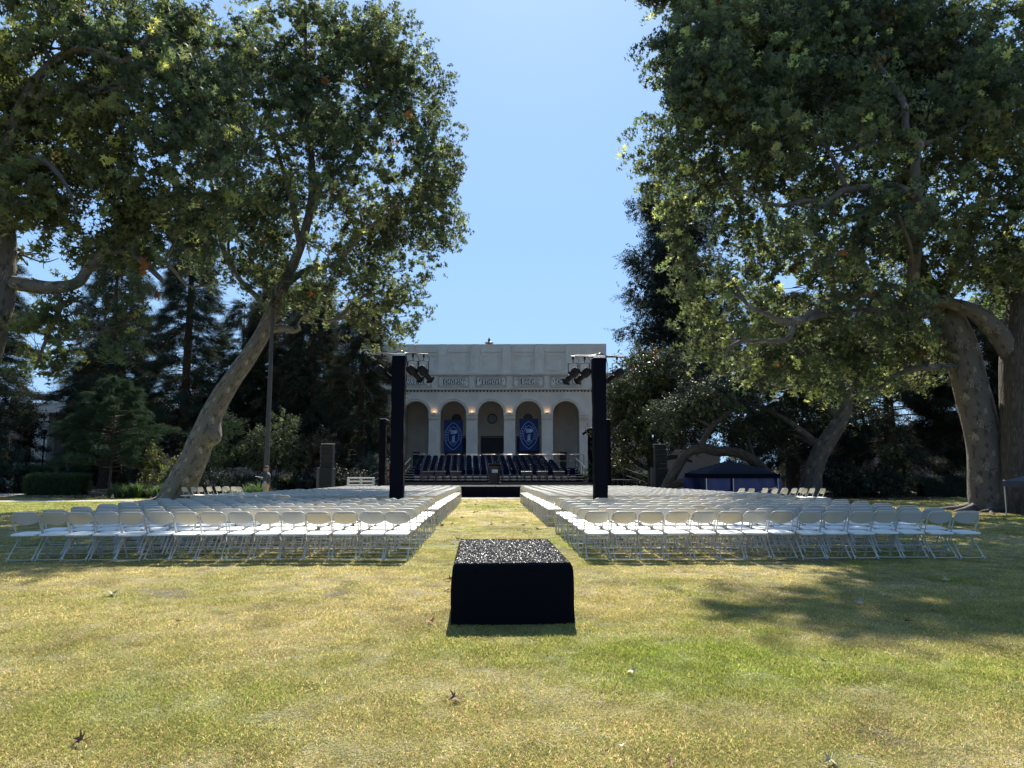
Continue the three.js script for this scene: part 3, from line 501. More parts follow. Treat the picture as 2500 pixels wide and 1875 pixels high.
tower('tall black cloth tower right of the grass aisle, with a lamp bar', 3.04, -19.2, 4.56, 0.35, [-0.75, 0.72]);
{ const y = groundY(-19.2);
  stageLamp('black stage lamp on the left near tower bar, nearest the tower on its right', -2.03, y + 4.62, -19.2, 2.45, 0.6);
  stageLamp('black stage lamp at the right tip of the left near tower bar', -1.74, y + 4.62, -19.2, 2.5, 0.62);
  stageLamp('black stage lamp left of the left near tower, before the trees', -2.87, y + 4.62, -19.2, 2.4, 0.5);
  stageLamp('black stage lamp at the left tip of the right near tower bar', 2.34, y + 4.58, -19.2, -2.45, 0.6);
  stageLamp('black stage lamp on the right near tower bar, nearest the tower on its left', 2.66, y + 4.58, -19.2, -2.5, 0.55);
  stageLamp('black stage lamp right of the right near tower, against the sky', 3.55, y + 4.58, -19.2, -2.3, 0.5); }
for (const [x, z, side, lx, nth] of [[-5.98, -41, 'left', 0.28, 'beside the left rail'], [6.93, -41, 'right', -0.28, 'just behind the right near tower'], [7.27, -50, 'right', -0.22, 'left of the right near tower']]) {
  tower(`slimmer black cloth tower by the stage, ${nth}`, x, z, 4.5, 0.36, null);
  stageLamp(`black stage lamp topping the stage tower ${nth}`, x + lx, groundY(z) + 4.78, z + 0.05, lx > 0 ? 1.9 : -1.9, 0.6, 1.1);
  const y = groundY(z);
}
// ---------------------------------------------------------------- loudspeaker stacks
function speakerStack(label, x, z, side) {
  const t = thing('loudspeaker_stack', label, 'loudspeakers', [x, groundY(z), z], side * 0.04, 'stacked line-array loudspeakers'), cab = std(0.018, 0.020, 0.026, 0.6), gr = std(0.010, 0.011, 0.014, 0.85), edge = std(0.06, 0.062, 0.066, 0.5);
  let y = 0; const box = (h, w, d) => { const b = part(t, 'speaker_cabinet', rbx(w, h - 0.012, d, 0, y + h / 2, 0, 0.015), cab); part(b, 'grille', rbx(w - 0.1, h - 0.06, 0.02, 0, y + h / 2, d / 2 + 0.004, 0.006), gr); for (const s of [-1, 1]) part(b, 'rigging_plate', [bx(0.05, h - 0.03, 0.05, s * (w / 2 + 0.02), y + h / 2, d / 2 - 0.06), ...[0.25, 0.75].map((f) => new THREE.SphereGeometry(0.014, 6, 5).translate(s * (w / 2 - 0.03), y + h * f, d / 2 + 0.008))], edge); y += h; };
  for (let i = 0; i < 3; i++) box(0.56, 0.72, 0.75); for (let i = 0; i < 5; i++) box(0.265, 0.66, 0.45);
  part(t, 'top_frame', [bx(0.66, 0.03, 0.45, 0, y + 0.02, 0)], std(0.6, 0.6, 0.6, 0.35));
  part(t, 'side_case', rbx(0.16, 1.7, 0.5, -side * -0.45, 0.86, 0, 0.015), edge);
}
speakerStack('tall black loudspeaker stack left of the stage, before dark conifers', -8.86, -40, -1);
speakerStack('tall black loudspeaker stack right of the stage, before the glossy-leaved tree', 9.74, -40, -1);
// ---------------------------------------------------------------- canopy tent with blue tarps
{
  const navyCloth = phys(0.003, 0.005, 0.011, 1, { specularIntensity: 0.0, side: THREE.DoubleSide }), tarp = phys(0.007, 0.024, 0.15, 0.6, { transmission: 0.1, thickness: 0, side: THREE.DoubleSide });
  const t = thing('canopy_tent', 'low pop-up tent with a dark peaked roof over blue tarps', 'tent', [11.3, groundY(-33), -33]);
  const W = 1.66, N = 20, P = [], I = []; // peaked roof with a small drop valance
  for (let j = 0; j <= N; j++) for (let i = 0; i <= N; i++) { const u = i / N * 2 - 1, v = j / N * 2 - 1, m = Math.max(Math.abs(u), Math.abs(v)); P.push(u * W, 1.42 + 0.62 * Math.pow(1 - m, 0.85) - 0.05 * (1 - Math.pow(Math.abs(Math.abs(u) - Math.abs(v)), 0.7)) * m * 0, v * W); }
  for (let j = 0; j < N; j++) for (let i = 0; i < N; i++) { const a = j * (N + 1) + i; I.push(a, a + N + 1, a + 1, a + 1, a + N + 1, a + N + 2); }
  const g = new THREE.BufferGeometry(); g.setAttribute('position', new THREE.Float32BufferAttribute(P, 3)); g.setIndex(I); g.computeVertexNormals();
  part(t, 'roof', g, navyCloth);
  for (let k = 0; k < 4; k++) { const v = new THREE.BoxGeometry(2 * W, 0.2, 0.012, 30, 2, 1), q = v.attributes.position; for (let i = 0; i < q.count; i++) q.setZ(i, q.getZ(i) + 0.012 * Math.sin(q.getX(i) * 7 + k)); v.computeVertexNormals(); part(t, 'valance', v.translate(0, 1.33, W + 0.008).rotateY(k * Math.PI / 2), navyCloth); }
  for (const [sx, sz] of [[-1, -1], [1, -1], [1, 1], [-1, 1]]) part(t, 'leg', [rod([sx * (W - 0.06), 0, sz * (W - 0.06)], [sx * (W - 0.06), 1.42, sz * (W - 0.06)], 0.022)], std(0.35, 0.36, 0.38, 0.4, { metalness: 0.6 }));
  part(t, 'leg', rod([-0.4, 0, W - 0.05], [-0.4, 1.3, W - 0.05], 0.02), std(0.35, 0.36, 0.38, 0.4, { metalness: 0.6 }));
  const sheet = (w, x, z, ry, seed) => { const s = new THREE.PlaneGeometry(w, 1.26, 40, 24), q = s.attributes.position; for (let i = 0; i < q.count; i++) { const X = q.getX(i), Y = q.getY(i); q.setZ(i, 0.09 * (fbm(X * 2.6 + seed, Y * 1.2, 0, 3, seed) - 0.5) * (1.2 - Y) + 0.03 * Math.sin(X * 9 + 3 * Y)); } s.computeVertexNormals(); return s.rotateY(ry).translate(x, 0.64, z); };
  part(t, 'tarp', sheet(1.15, -1.1, W - 0.1, 0, 3), tarp); part(t, 'tarp', sheet(2.2, 0.68, W - 0.12, 0, 8), tarp); part(t, 'tarp', sheet(3.5, W - 0.1, 0, Math.PI / 2, 5), tarp); part(t, 'tarp', sheet(3.5, 0, -W + 0.1, 0, 6), tarp);
  part(t, 'brace_pole', rod([-0.35, 0.35, W + 0.02], [1.5, 0.85, W + 0.02], 0.014), steel);
  part(t, 'peak_cap', cyl(0.02, 0.16, 0.08, 0, 2.05, 0, 8), navyCloth);
}
{ // a second tent top just inside the right edge of the view
  const t = thing('canopy_tent', 'pale grey corner of a second tent beside the right-hand trunks', 'tent', [18.95, groundY(-23.6), -23.4]);
  const W = 1.0, roof = new THREE.ConeGeometry(W * 1.41, 0.36, 4, 6).rotateY(Math.PI / 4).translate(0, 1.33, 0);
  part(t, 'roof', roof, std(0.10, 0.11, 0.13, 0.8));
  part(t, 'valance', [bx(2 * W, 0.2, 0.02, 0, 1.05, W), bx(0.02, 0.2, 2 * W, -W, 1.05, 0), bx(0.02, 0.2, 2 * W, W, 1.05, 0)], std(0.045, 0.055, 0.08, 0.9));
  part(t, 'trim', [bx(2 * W, 0.03, 0.024, 0, 0.78, W), bx(2 * W, 0.012, 0.024, 0, 0.93, W)], std(0.5, 0.52, 0.55, 0.6));
  for (const [sx, sz] of [[-1, -1], [1, -1], [1, 1], [-1, 1]]) part(t, 'leg', rod([sx * (W - 0.04), 0, sz * (W - 0.04)], [sx * (W - 0.04), 1.2, sz * (W - 0.04)], 0.02), steel);
}
{ // white barrier, flag, ramps' rails left and right of the stage
  const wp = std(0.68, 0.69, 0.66, 0.5), b = thing('barrier', 'low white slotted plastic barrier standing left of the stage', 'barrier', [-7.42, GY, -42.4]);
  part(b, 'rail', rbx(1.6, 0.09, 0.1, 0, 1.10, 0, 0.02), wp); part(b, 'rail', rbx(1.6, 0.08, 0.1, 0, 0.9, 0, 0.02), wp); part(b, 'rail', rbx(1.6, 0.08, 0.1, 0, 0.7, 0, 0.02), wp);
  for (const x of [-0.74, 0, 0.74]) part(b, 'post', rbx(0.13, 1.1, 0.14, x, 0.56, 0, 0.02), wp);
  const f = thing('flag', 'furled red and white flag on a pole half hidden by the left tower', 'flag', [-5.95, GY, -45]);
  part(f, 'pole', [rod([0, 0, 0], [0, 2.6, 0], 0.018), new THREE.SphereGeometry(0.04, 8, 6).translate(0, 2.63, 0)], std(0.4, 0.3, 0.1, 0.4));
  for (let k = 0; k < 5; k++) part(f, 'stripe', tube([[0.03 - 0.05 * k, 2.4 - 0.1 * k, 0.02], [0.08 - 0.06 * k, 1.7, 0.05], [0.10 - 0.065 * k, 1.0, 0.03]], 0.045, 12, 6), k % 2 ? std(0.6, 0.58, 0.56, 0.8) : std(0.32, 0.02, 0.03, 0.8));
  for (const [x, z, s, d] of [[-7.6, -47, 'left', 1], [10.2, -46.5, 'right', -1]]) {
    const r = thing('ramp_rail', `thin grey sloping ramp handrail outside the ${s} end of the stage`, 'railing', [x, GY, z]);
    part(r, 'handrail', [rod([-d * 1.6, 0.6, 0], [d * 1.2, 1.75, -1.5], 0.022), rod([-d * 1.6, 0.25, 0], [d * 1.2, 1.3, -1.5], 0.016)], std(0.10, 0.11, 0.12, 0.4));
    for (let k = 0; k < 4; k++) part(r, 'post', rod([d * (-1.5 + k * 0.85), 0, -k * 0.45], [d * (-1.5 + k * 0.85), 0.65 + k * 0.35, -k * 0.45], 0.02), std(0.10, 0.11, 0.12, 0.4));
  }
  const u = thing('bent_rail', 'low bent grey tube rail by the hedge right of the stage', 'railing', [9.0, GY, -47]);
  part(u, 'rail', tube([[-0.9, 0, 0], [-0.9, 0.75, 0], [-0.75, 0.9, 0], [0.6, 0.9, 0], [0.85, 0.75, 0], [0.9, 0, 0]], 0.025, 30, 6, 0.3), std(0.12, 0.13, 0.14, 0.4)); for (const x of [-0.4, 0.15]) part(u, 'post', rod([x, 0, 0], [x, 0.9, 0], 0.016), std(0.12, 0.13, 0.14, 0.4));
}
{ // lamp post at the left
  const m = std(0.045, 0.048, 0.052, 0.7), p = thing('lamp_post', 'tall grey tapered lamp post rising into the foliage left of the chairs', 'lamp post', [-10.68, groundY(-35), -35]);
  part(p, 'base', [cyl(0.19, 0.22, 0.35, 0, 0.17, 0, 12)], m); part(p, 'pole', cyl(0.08, 0.13, 10.6, 0, 5.5, 0, 14), m);
  part(p, 'lamp_head', [rod([0, 10.75, 0], [0.5, 10.95, 0], 0.04), rbx(0.6, 0.12, 0.28, 0.75, 10.97, 0, 0.04)], m);
}

// ---------------------------------------------------------------- bark and leaves
const sycA = (u, v) => fbm(u * 3 + 0.7 * fbm(u * 4, v * 4, 4, 3, 77), v * 2 + 0.5 * fbm(u * 4, v * 4, 4, 3, 78), 0, 1, 5) * 0 + fbm(u * 5 + 0.9 * fbm(u * 3, v * 3, 3, 3, 77), v * 5 + 0.7 * fbm(u * 3, v * 3, 3, 3, 78), 5, 5, 5, 5), sycB = (u, v) => fbm(u * 8 + 0.8 * fbm(u * 4, v * 4, 4, 2, 7), v * 8, 8, 3, 23, 8);
const barkSyc = texOf(512, (u, v) => {
  const f = noise2(u * 120, v * 120, 120, 3), g = fbm(u * 3, v * 3, 3, 3, 40), pale = sstep(0.60, 0.625, sycA(u, v)), dark = sstep(0.56, 0.72, sycB(u, v));
  let c = [0.165, 0.148, 0.128].map((x) => x * (0.75 + 0.5 * g)); c = c.map((x, i) => mixf(x, [0.36, 0.315, 0.245][i], pale * 0.9)); c = c.map((x, i) => mixf(x, [0.085, 0.074, 0.062][i], dark * (1 - pale * 0.5)));
  return c.map((x) => x * (0.82 + 0.36 * f));
});
const barkSycB = texOf(512, (u, v) => 0.5 - 0.22 * sstep(0.60, 0.625, sycA(u, v)) + 0.25 * sstep(0.56, 0.64, sycB(u, v)) + 0.25 * (noise2(u * 70, v * 50, 70, 3, 50) - 0.5), false);
const furrow = (u, v) => { const w = fbm(u * 8, v * 3, 0, 2, 5) * 0, x = u * 14 + 1.3 * fbm(u * 4, v * 6, 4, 3, 7); return Math.abs(noise2(x, v * 5, 14, 3) - 0.5) * 2 * 0.7 + 0.3 * noise2(u * 60, v * 60, 60, 4) + w; };
const barkRough = texOf(512, (u, v) => { const f = furrow(u, v); return [0.06 + 0.16 * f, 0.052 + 0.135 * f, 0.044 + 0.11 * f]; });
const barkRoughB = texOf(512, (u, v) => furrow(u, v), false);
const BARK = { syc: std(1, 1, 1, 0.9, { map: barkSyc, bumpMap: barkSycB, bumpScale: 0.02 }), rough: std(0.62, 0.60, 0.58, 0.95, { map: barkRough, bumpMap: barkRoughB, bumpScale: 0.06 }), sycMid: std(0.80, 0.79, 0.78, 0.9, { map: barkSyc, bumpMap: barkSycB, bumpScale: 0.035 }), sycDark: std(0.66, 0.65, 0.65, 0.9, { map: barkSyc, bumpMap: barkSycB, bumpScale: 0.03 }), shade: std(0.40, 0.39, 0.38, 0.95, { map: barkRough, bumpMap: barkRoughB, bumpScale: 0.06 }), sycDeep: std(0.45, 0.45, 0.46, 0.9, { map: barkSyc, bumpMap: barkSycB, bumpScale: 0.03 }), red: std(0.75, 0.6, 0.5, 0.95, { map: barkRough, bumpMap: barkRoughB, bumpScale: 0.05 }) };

// a limb: points [x, y, z, radius], smooth and slightly lumpy, uv in bark-texture units
function limbGeo(pts, n = 12, lump = 0.08, seed = 1, bumps = []) {
  const c = new THREE.CatmullRomCurve3(pts.map((p) => V(p[0], p[1], p[2])), false, 'centripetal'), seg = Math.max(8, (pts.length - 1) * 7), F = c.computeFrenetFrames(seg, false), P = [], U = [], I = [];
  const ru = Math.max(1, Math.round(2 * Math.PI * pts[0][3] / 1.3)); let L = 0, last;
  for (let i = 0; i <= seg; i++) {
    const f = i / seg * (pts.length - 1), k = Math.min(pts.length - 2, Math.floor(f)), r0 = mixf(pts[k][3], pts[k + 1][3], fade(f - k)), p = c.getPoint(i / seg); if (last) L += p.distanceTo(last); last = p;
    for (let j = 0; j <= n; j++) {
      const a = j / n * Math.PI * 2, ca = Math.cos(a), sa = Math.sin(a), d = V(0, 0, 0).addScaledVector(F.normals[i], ca).addScaledVector(F.binormals[i], sa);
      let r = r0 * (1 + lump * 2 * (noise3(ca * 1.6 + seed * 7, sa * 1.6, L * 0.9) - 0.5));
      let q = p.clone().addScaledVector(d, r);
      for (const [bx0, by0, bz0, br, bh] of bumps) { const D = q.distanceTo(V(bx0, by0, bz0)); if (D < br) q.addScaledVector(d, bh * fade(1 - D / br)); }
      P.push(q.x, q.y, q.z); U.push(j / n * ru, L / 1.6);
    }
  }
  for (let i = 0; i < seg; i++) for (let j = 0; j < n; j++) { const a = i * (n + 1) + j, b = a + n + 1; I.push(a, a + 1, b, a + 1, b + 1, b); }
  const g = new THREE.BufferGeometry(); g.setAttribute('position', new THREE.Float32BufferAttribute(P, 3)); g.setAttribute('uv', new THREE.Float32BufferAttribute(U, 2)); g.setIndex(I); g.computeVertexNormals();
  return g;
}
// leaves: flat outlines fanned from a middle point, folded along the midrib
const OUT = {
  maple: [[0, 0.02], [0.13, 0.10], [0.50, -0.06], [0.24, 0.24], [0.64, 0.50], [0.17, 0.47], [0.0, 1.08], [-0.17, 0.47], [-0.64, 0.50], [-0.24, 0.24], [-0.50, -0.06], [-0.13, 0.10]],
  oval: [[0, 0], [0.2, 0.25], [0.22, 0.55], [0, 1], [-0.22, 0.55], [-0.2, 0.25]],
  slim: [[0, 0], [0.11, 0.4], [0, 1], [-0.11, 0.4]],
};
function pushLeaf(P, kind, size, M, fold = 0.25) { const o = OUT[kind], c = V(0, kind === 'maple' ? 0.34 : 0.45, 0); for (let i = 0; i < o.length; i++) for (const q of [c, o[i], o[(i + 1) % o.length]]) { const x = q.x ?? q[0], y = q.y ?? q[1], v = V(x, y, Math.abs(x) * fold - 0.12 * y * y).multiplyScalar(size).applyMatrix4(M); P.push(v.x, v.y, v.z); } }
function sprayGeo(kind, n, len, size, seed, spread = 1) {   // a twig along +y with n leaves round it
  const r = rngOf(seed), P = [], m = new THREE.Matrix4(), q = new THREE.Quaternion();
  for (let i = 0; i < n; i++) {
    const t = (i + 0.5) / n, az = i * 2.4 + r() * 0.9, out = (0.12 + 0.18 * r()) * len * spread;
    q.setFromEuler(new THREE.Euler(-0.9 + 1.3 * (r() - 0.5), az, (r() - 0.5) * 1.2, 'YXZ'));
    const s = size * (0.65 + 0.55 * r());
    m.compose(V(Math.sin(az) * out, t * len, Math.cos(az) * out), q, V(s, s, s)); pushLeaf(P, kind, 1, m);
  }
  for (const s of [0, 1, 2]) { const a = s * 2.1, w = 0.006; P.push(Math.cos(a) * w, 0, Math.sin(a) * w, Math.cos(a + 2.1) * w, 0, Math.sin(a + 2.1) * w, 0, len, 0); }
  const g = new THREE.BufferGeometry(); g.setAttribute('position', new THREE.Float32BufferAttribute(P, 3)); g.computeVertexNormals(); return g;
}
function frondGeo(n, len, size, seed) {                     // a drooping conifer frond along +y, needles as thin blades
  const r = rngOf(seed), P = [], tri = (a, b, c) => P.push(...a, ...b, ...c);
  const twig = (o, d, L) => { const k = Math.max(4, Math.round(L / 0.045)); for (let i = 0; i < k; i++) { const t = i / k, side = i % 2 ? 1 : -1, px = o[0] + d[0] * t * L, py = o[1] + d[1] * t * L, pz = o[2] + d[2] * t * L - 0.25 * t * t * L; const nx = -d[1] * side + d[0] * 0.7, ny = d[0] * side + d[1] * 0.7, s = size * (1 - 0.5 * t) * (0.7 + 0.6 * r()); tri([px, py, pz], [px + nx * s * 0.5 + d[0] * 0.014, py + ny * s * 0.5 + d[1] * 0.014, pz + 0.01 + (r() - 0.5) * 0.05], [px + nx * s, py + ny * s, pz + (r() - 0.5) * 0.08]); } };
  twig([0, 0, 0], [0, 1, 0], len);
  for (let i = 0; i < n; i++) { const t = 0.12 + 0.8 * i / n, s = i % 2 ? 1 : -1, a = 0.75 + 0.3 * r(); twig([0, t * len, -0.2 * t * t * len], [Math.sin(a) * s, Math.cos(a), 0], len * 0.5 * (1 - 0.6 * t) * (0.7 + 0.5 * r())); }
  const g = new THREE.BufferGeometry(); g.setAttribute('position', new THREE.Float32BufferAttribute(P, 3)); g.computeVertexNormals(); return g;
}
const leafMat = (tr = 0.42, coat = 0.5, cr = 0.42) => phys(1, 1, 1, 1, { side: THREE.DoubleSide, transmission: tr, thickness: 0, clearcoat: coat, clearcoatRoughness: cr, specularIntensity: 0.4 });
const LEAF = { syc: leafMat(0.55, 0.32, 0.5), gloss: leafMat(0.25, 0.5, 0.38), matte: leafMat(0.25, 0.12, 0.6), soft: leafMat(0.3, 0.25, 0.5) };
const SPRAY = { mapleA: sprayGeo('maple', 10, 0.6, 0.185, 3), mapleB: sprayGeo('maple', 8, 0.5, 0.2, 4), ovalA: sprayGeo('oval', 16, 0.5, 0.15, 5), ovalB: sprayGeo('oval', 13, 0.42, 0.16, 6), smallA: sprayGeo('oval', 26, 0.42, 0.065, 7), slimA: sprayGeo('slim', 22, 0.7, 0.2, 8), frondA: frondGeo(12, 0.9, 0.14, 9), frondB: frondGeo(10, 0.75, 0.13, 10), strap: null };
{ const P = [], r = rngOf(15); for (let i = 0; i < 26; i++) { const a = r() * 6.283, h = 0.5 + 0.35 * r(), l = 0.15 + 0.5 * r(), w = 0.018, x = Math.cos(a) * 0.12 * r(), z = Math.sin(a) * 0.12 * r(), wx = -Math.sin(a) * w, wz = Math.cos(a) * w, m = [x + Math.cos(a) * l * 0.35, h * 0.7, z + Math.sin(a) * l * 0.35], t = [x + Math.cos(a) * l, h * (1 - 0.3 * l), z + Math.sin(a) * l]; P.push(x - wx, 0, z - wz, x + wx, 0, z + wz, m[0] + wx, m[1], m[2] + wz, x - wx, 0, z - wz, m[0] + wx, m[1], m[2] + wz, m[0] - wx, m[1], m[2] - wz, m[0] - wx, m[1], m[2] - wz, m[0] + wx, m[1], m[2] + wz, ...t); } const g = new THREE.BufferGeometry(); g.setAttribute('position', new THREE.Float32BufferAttribute(P, 3)); g.computeVertexNormals(); SPRAY.strap = g; }

// fill blobs [x, y, z, rx, ry] with sprays; gaps come from noise
function foliage(parent, name, blobs, count, geos, mat, o = {}) {
  const { seed = 1, size = 1, thr = 0.42, freq = 0.55, col = [0.078, 0.108, 0.044], yellow = 0.09, brown = 0.004, droop = 0.35, shell = 0.45, flat = 1, light = [0.22, 0.235, 0.07], depth = 1 } = o;
  const r = rngOf(seed * 1013 + 7), W = blobs.map((b) => Math.pow(b[3] * b[4] * (b[3] + b[4]) / 2, 0.75)), T = W.reduce((a, b) => a + b, 0), sets = geos.map(() => []);
  const up = V(0, 1, 0); let made = 0, tries = 0;
  while (made < count && tries++ < count * 8) {
    let w = r() * T, k = 0; while (k < W.length - 1 && (w -= W[k]) > 0) k++;
    const b = blobs[k], th = r() * 6.2832, cz = r() * 2 - 1, sx = Math.sqrt(1 - cz * cz), d = V(Math.cos(th) * sx, cz, Math.sin(th) * sx);
    const edge = 0.62 + 0.82 * noise3(d.x * 2.6 + k * 9, d.y * 2.6, d.z * 2.6 + seed);
    const f = edge * Math.pow(shell + (1 - shell) * r(), 0.8), rz = b[5] ?? (b[3] + b[4]) / 2 * depth;
    const p = V(b[0] + d.x * b[3] * f, b[1] + d.y * b[4] * f * flat, b[2] + d.z * rz * f);
    const n = 0.5 * noise3(p.x * freq, p.y * freq, p.z * freq, seed) + 0.5 * noise3(p.x * freq * 2.6, p.y * freq * 2.6, p.z * freq * 2.6, seed + 5);
    if (n < thr || p.y < 0.15) continue;
    const dir = d.clone().add(V((r() - 0.5) * 1.3, (r() - 0.5) * 1.3 - droop, (r() - 0.5) * 1.3)).normalize();
    const q = new THREE.Quaternion().setFromUnitVectors(up, dir).multiply(new THREE.Quaternion().setFromAxisAngle(up, r() * 6.283)), s = size * (0.7 + 0.6 * r());
    const tint = 0.42 + 1.3 * Math.pow(r(), 1.4) + (r() < 0.12 ? 0.5 : 0), y = r(), hue = noise3(p.x * 0.4, p.y * 0.4, p.z * 0.4, seed + 9);
    let c = col.map((v, i) => mixf(v, light[i], clamp(0.9 * (hue - 0.45) + 0.15 * r()))); if (y < yellow) c = light.map((v) => v * 1.7); else if (y > 1 - brown) c = [0.26, 0.10, 0.025];
    sets[Math.floor(r() * geos.length)].push([new THREE.Matrix4().compose(p, q, V(s, s, s)), c.map((v) => v * tint)]); made++;
  }
  const out = sets.map((set, k) => { const m = shade(new THREE.InstancedMesh(geos[k], mat, set.length)); m.name = name; m.userData.kind = 'stuff'; set.forEach(([mx, c], i) => { m.setMatrixAt(i, mx); m.setColorAt(i, new THREE.Color(...c)); }); parent.add(m); return m; });
  return out;
}
// thin branches from the nearest wood to each blob, and twigs out of its middle
function branches(parent, wood, blobs, mat, seed, r0 = 0.09, twigs = 7) {
  const r = rngOf(seed), gs = [], pts = wood.flat();
  for (const b of blobs) {
    const c = V(b[0], b[1], b[2]); let best = pts[0], bd = 1e9; for (const p of pts) { const d = c.distanceTo(V(p[0], p[1], p[2])) + (p[1] > b[1] ? 3 : 0); if (d < bd) { bd = d; best = p; } }
    const a = V(best[0], best[1], best[2]), R = Math.min(best[3] * 0.7, r0), m = a.clone().lerp(c, 0.5).add(V((r() - 0.5) * 0.8, (r() - 0.3) * 0.9, (r() - 0.5) * 0.8));
    gs.push(limbGeo([[a.x, a.y, a.z, R], [m.x, m.y, m.z, R * 0.75], [c.x, c.y, c.z, R * 0.5]], 7, 0.1, seed));
    for (let i = 0; i < twigs; i++) { const t = r() * 6.283, e = (r() - 0.35) * 1.4, L = 0.65 + 0.3 * r(), s = a.clone().lerp(c, 0.55 + 0.45 * r()), end = V(c.x + Math.cos(t) * Math.cos(e) * b[3] * L, c.y + Math.sin(e) * b[4] * L, c.z + Math.sin(t) * Math.cos(e) * b[3] * L), mm = s.clone().lerp(end, 0.5).add(V((r() - 0.5) * 0.7, (r() - 0.5) * 0.7, (r() - 0.5) * 0.7)); gs.push(limbGeo([[s.x, s.y, s.z, R * 0.4], [mm.x, mm.y, mm.z, R * 0.28], [end.x, end.y, end.z, 0.012]], 5, 0.05, seed + i)); }
  }
  const m = part(parent, 'branches', gs, mat); m.userData.kind = 'stuff'; return m;
}
function bigTree(name, label, base, trunks, limbs, blobs, count, o) {
  const t = thing(name, label, 'tree', base), loc = (l) => l.map((p) => [p[0] - base[0], p[1] - base[1], p[2] - base[2], p[3] * 0.86]);
  trunks.forEach((l, i) => part(t, 'trunk', limbGeo(loc(l), 22, o.lump ?? 0.07, i + 3, (o.bumps || []).map((b) => [b[0] - base[0], b[1] - base[1], b[2] - base[2], b[3], b[4]])), (o.barks || [])[i] || o.bark || BARK.syc));
  limbs.forEach((l, i) => part(t, 'limb', limbGeo(loc(l), 11, 0.10, i + 11), o.bark || BARK.syc));
  const lb = blobs.map((b) => [b[0] - base[0], b[1] - base[1], b[2] - base[2], ...b.slice(3)]);
  branches(t, [...trunks, ...limbs].map(loc), lb, o.bark || BARK.syc, o.seed, o.r0 ?? 0.09, o.twigs ?? 7);
  foliage(t, 'crown', lb, count, o.geos || [SPRAY.mapleA, SPRAY.mapleB], o.mat || LEAF.syc, o);
  return t;
}
// ---------------------------------------------------------------- the sycamores round the lawn
bigTree('sycamore_tree', 'leaning sycamore with a mottled trunk rising behind the left chair rows', [-15.4, -0.15, -36],
  [[[-15.5, -0.4, -36, 1.05], [-15.3, 0.3, -36, 0.90], [-15.0, 1.0, -36, 0.84], [-14.5, 2.1, -36, 0.77], [-14.0, 3.6, -36, 0.66], [-13.4, 5.0, -36, 0.58], [-12.7, 6.2, -36, 0.52], [-12.0, 7.3, -36, 0.48], [-11.4, 8.4, -36, 0.45], [-11.0, 9.4, -36, 0.42], [-10.5, 10.8, -36, 0.35], [-9.7, 12.9, -36, 0.29], [-9.2, 15.6, -36, 0.23], [-9.4, 18.9, -36, 0.18], [-9.7, 22.4, -36, 0.12], [-9.9, 26.1, -36, 0.07]]],
  [[[-11.4, 8.5, -36, 0.25], [-10.4, 8.6, -36, 0.23], [-9.7, 8.5, -36, 0.21], [-9.6, 9.0, -36, 0.19], [-9.2, 9.3, -36, 0.17], [-8.0, 9.0, -36, 0.13], [-6.9, 9.9, -36, 0.10], [-5.5, 11.0, -36, 0.05]],
    [[-10.5, 10.8, -36, 0.21], [-9.4, 11.6, -36, 0.19], [-7.6, 11.8, -35, 0.13], [-5.9, 13.2, -34, 0.09], [-4.2, 14.3, -33.5, 0.05]],
    [[-11.0, 9.4, -36, 0.17], [-13.7, 12.3, -37, 0.15], [-15.1, 16.5, -38, 0.11], [-15.7, 20.5, -38, 0.07]],
    [[-9.7, 12.9, -36, 0.19], [-10.2, 15.8, -35, 0.12], [-11.3, 19.7, -34.5, 0.08], [-11.6, 22.9, -34, 0.04]],
    [[-9.2, 15.6, -36, 0.15], [-7.4, 18.3, -37, 0.11], [-5.5, 20.9, -37.5, 0.06], [-3.8, 23.2, -38, 0.04]]],
  [[-8.0, 22.6, -37, 4.2, 4.0], [-5.5, 16.3, -35, 3.6, 3.6], [-3.0, 14.3, -36, 1.8, 1.6], [-4.6, 12.2, -37, 1.8, 1.6], [-9.2, 13.2, -36, 3.9, 3.1], [-7.2, 10.2, -36, 2.8, 1.3], [-4.9, 9.5, -36, 1.6, 1.1], [-11.9, 18.9, -36, 3.7, 4.8], [-10.6, 24.6, -37, 4.4, 2.2], [-4.7, 22.3, -37, 2.4, 3.0], [-2.9, 17.9, -36, 1.5, 2.3], [-14.1, 14.4, -38, 3.1, 2.8], [-6.9, 24.9, -38, 2.2, 2.0], [-10.2, 10.4, -35, 1.6, 0.9], [-5.6, 8.4, -36, 1.2, 0.7]],
  9000, { seed: 3, bark: BARK.sycMid, thr: 0.42, bumps: [[-13.55, 3.15, -35.75, 0.85, 0.5]], light: [0.205, 0.225, 0.075], size: 1.0 });
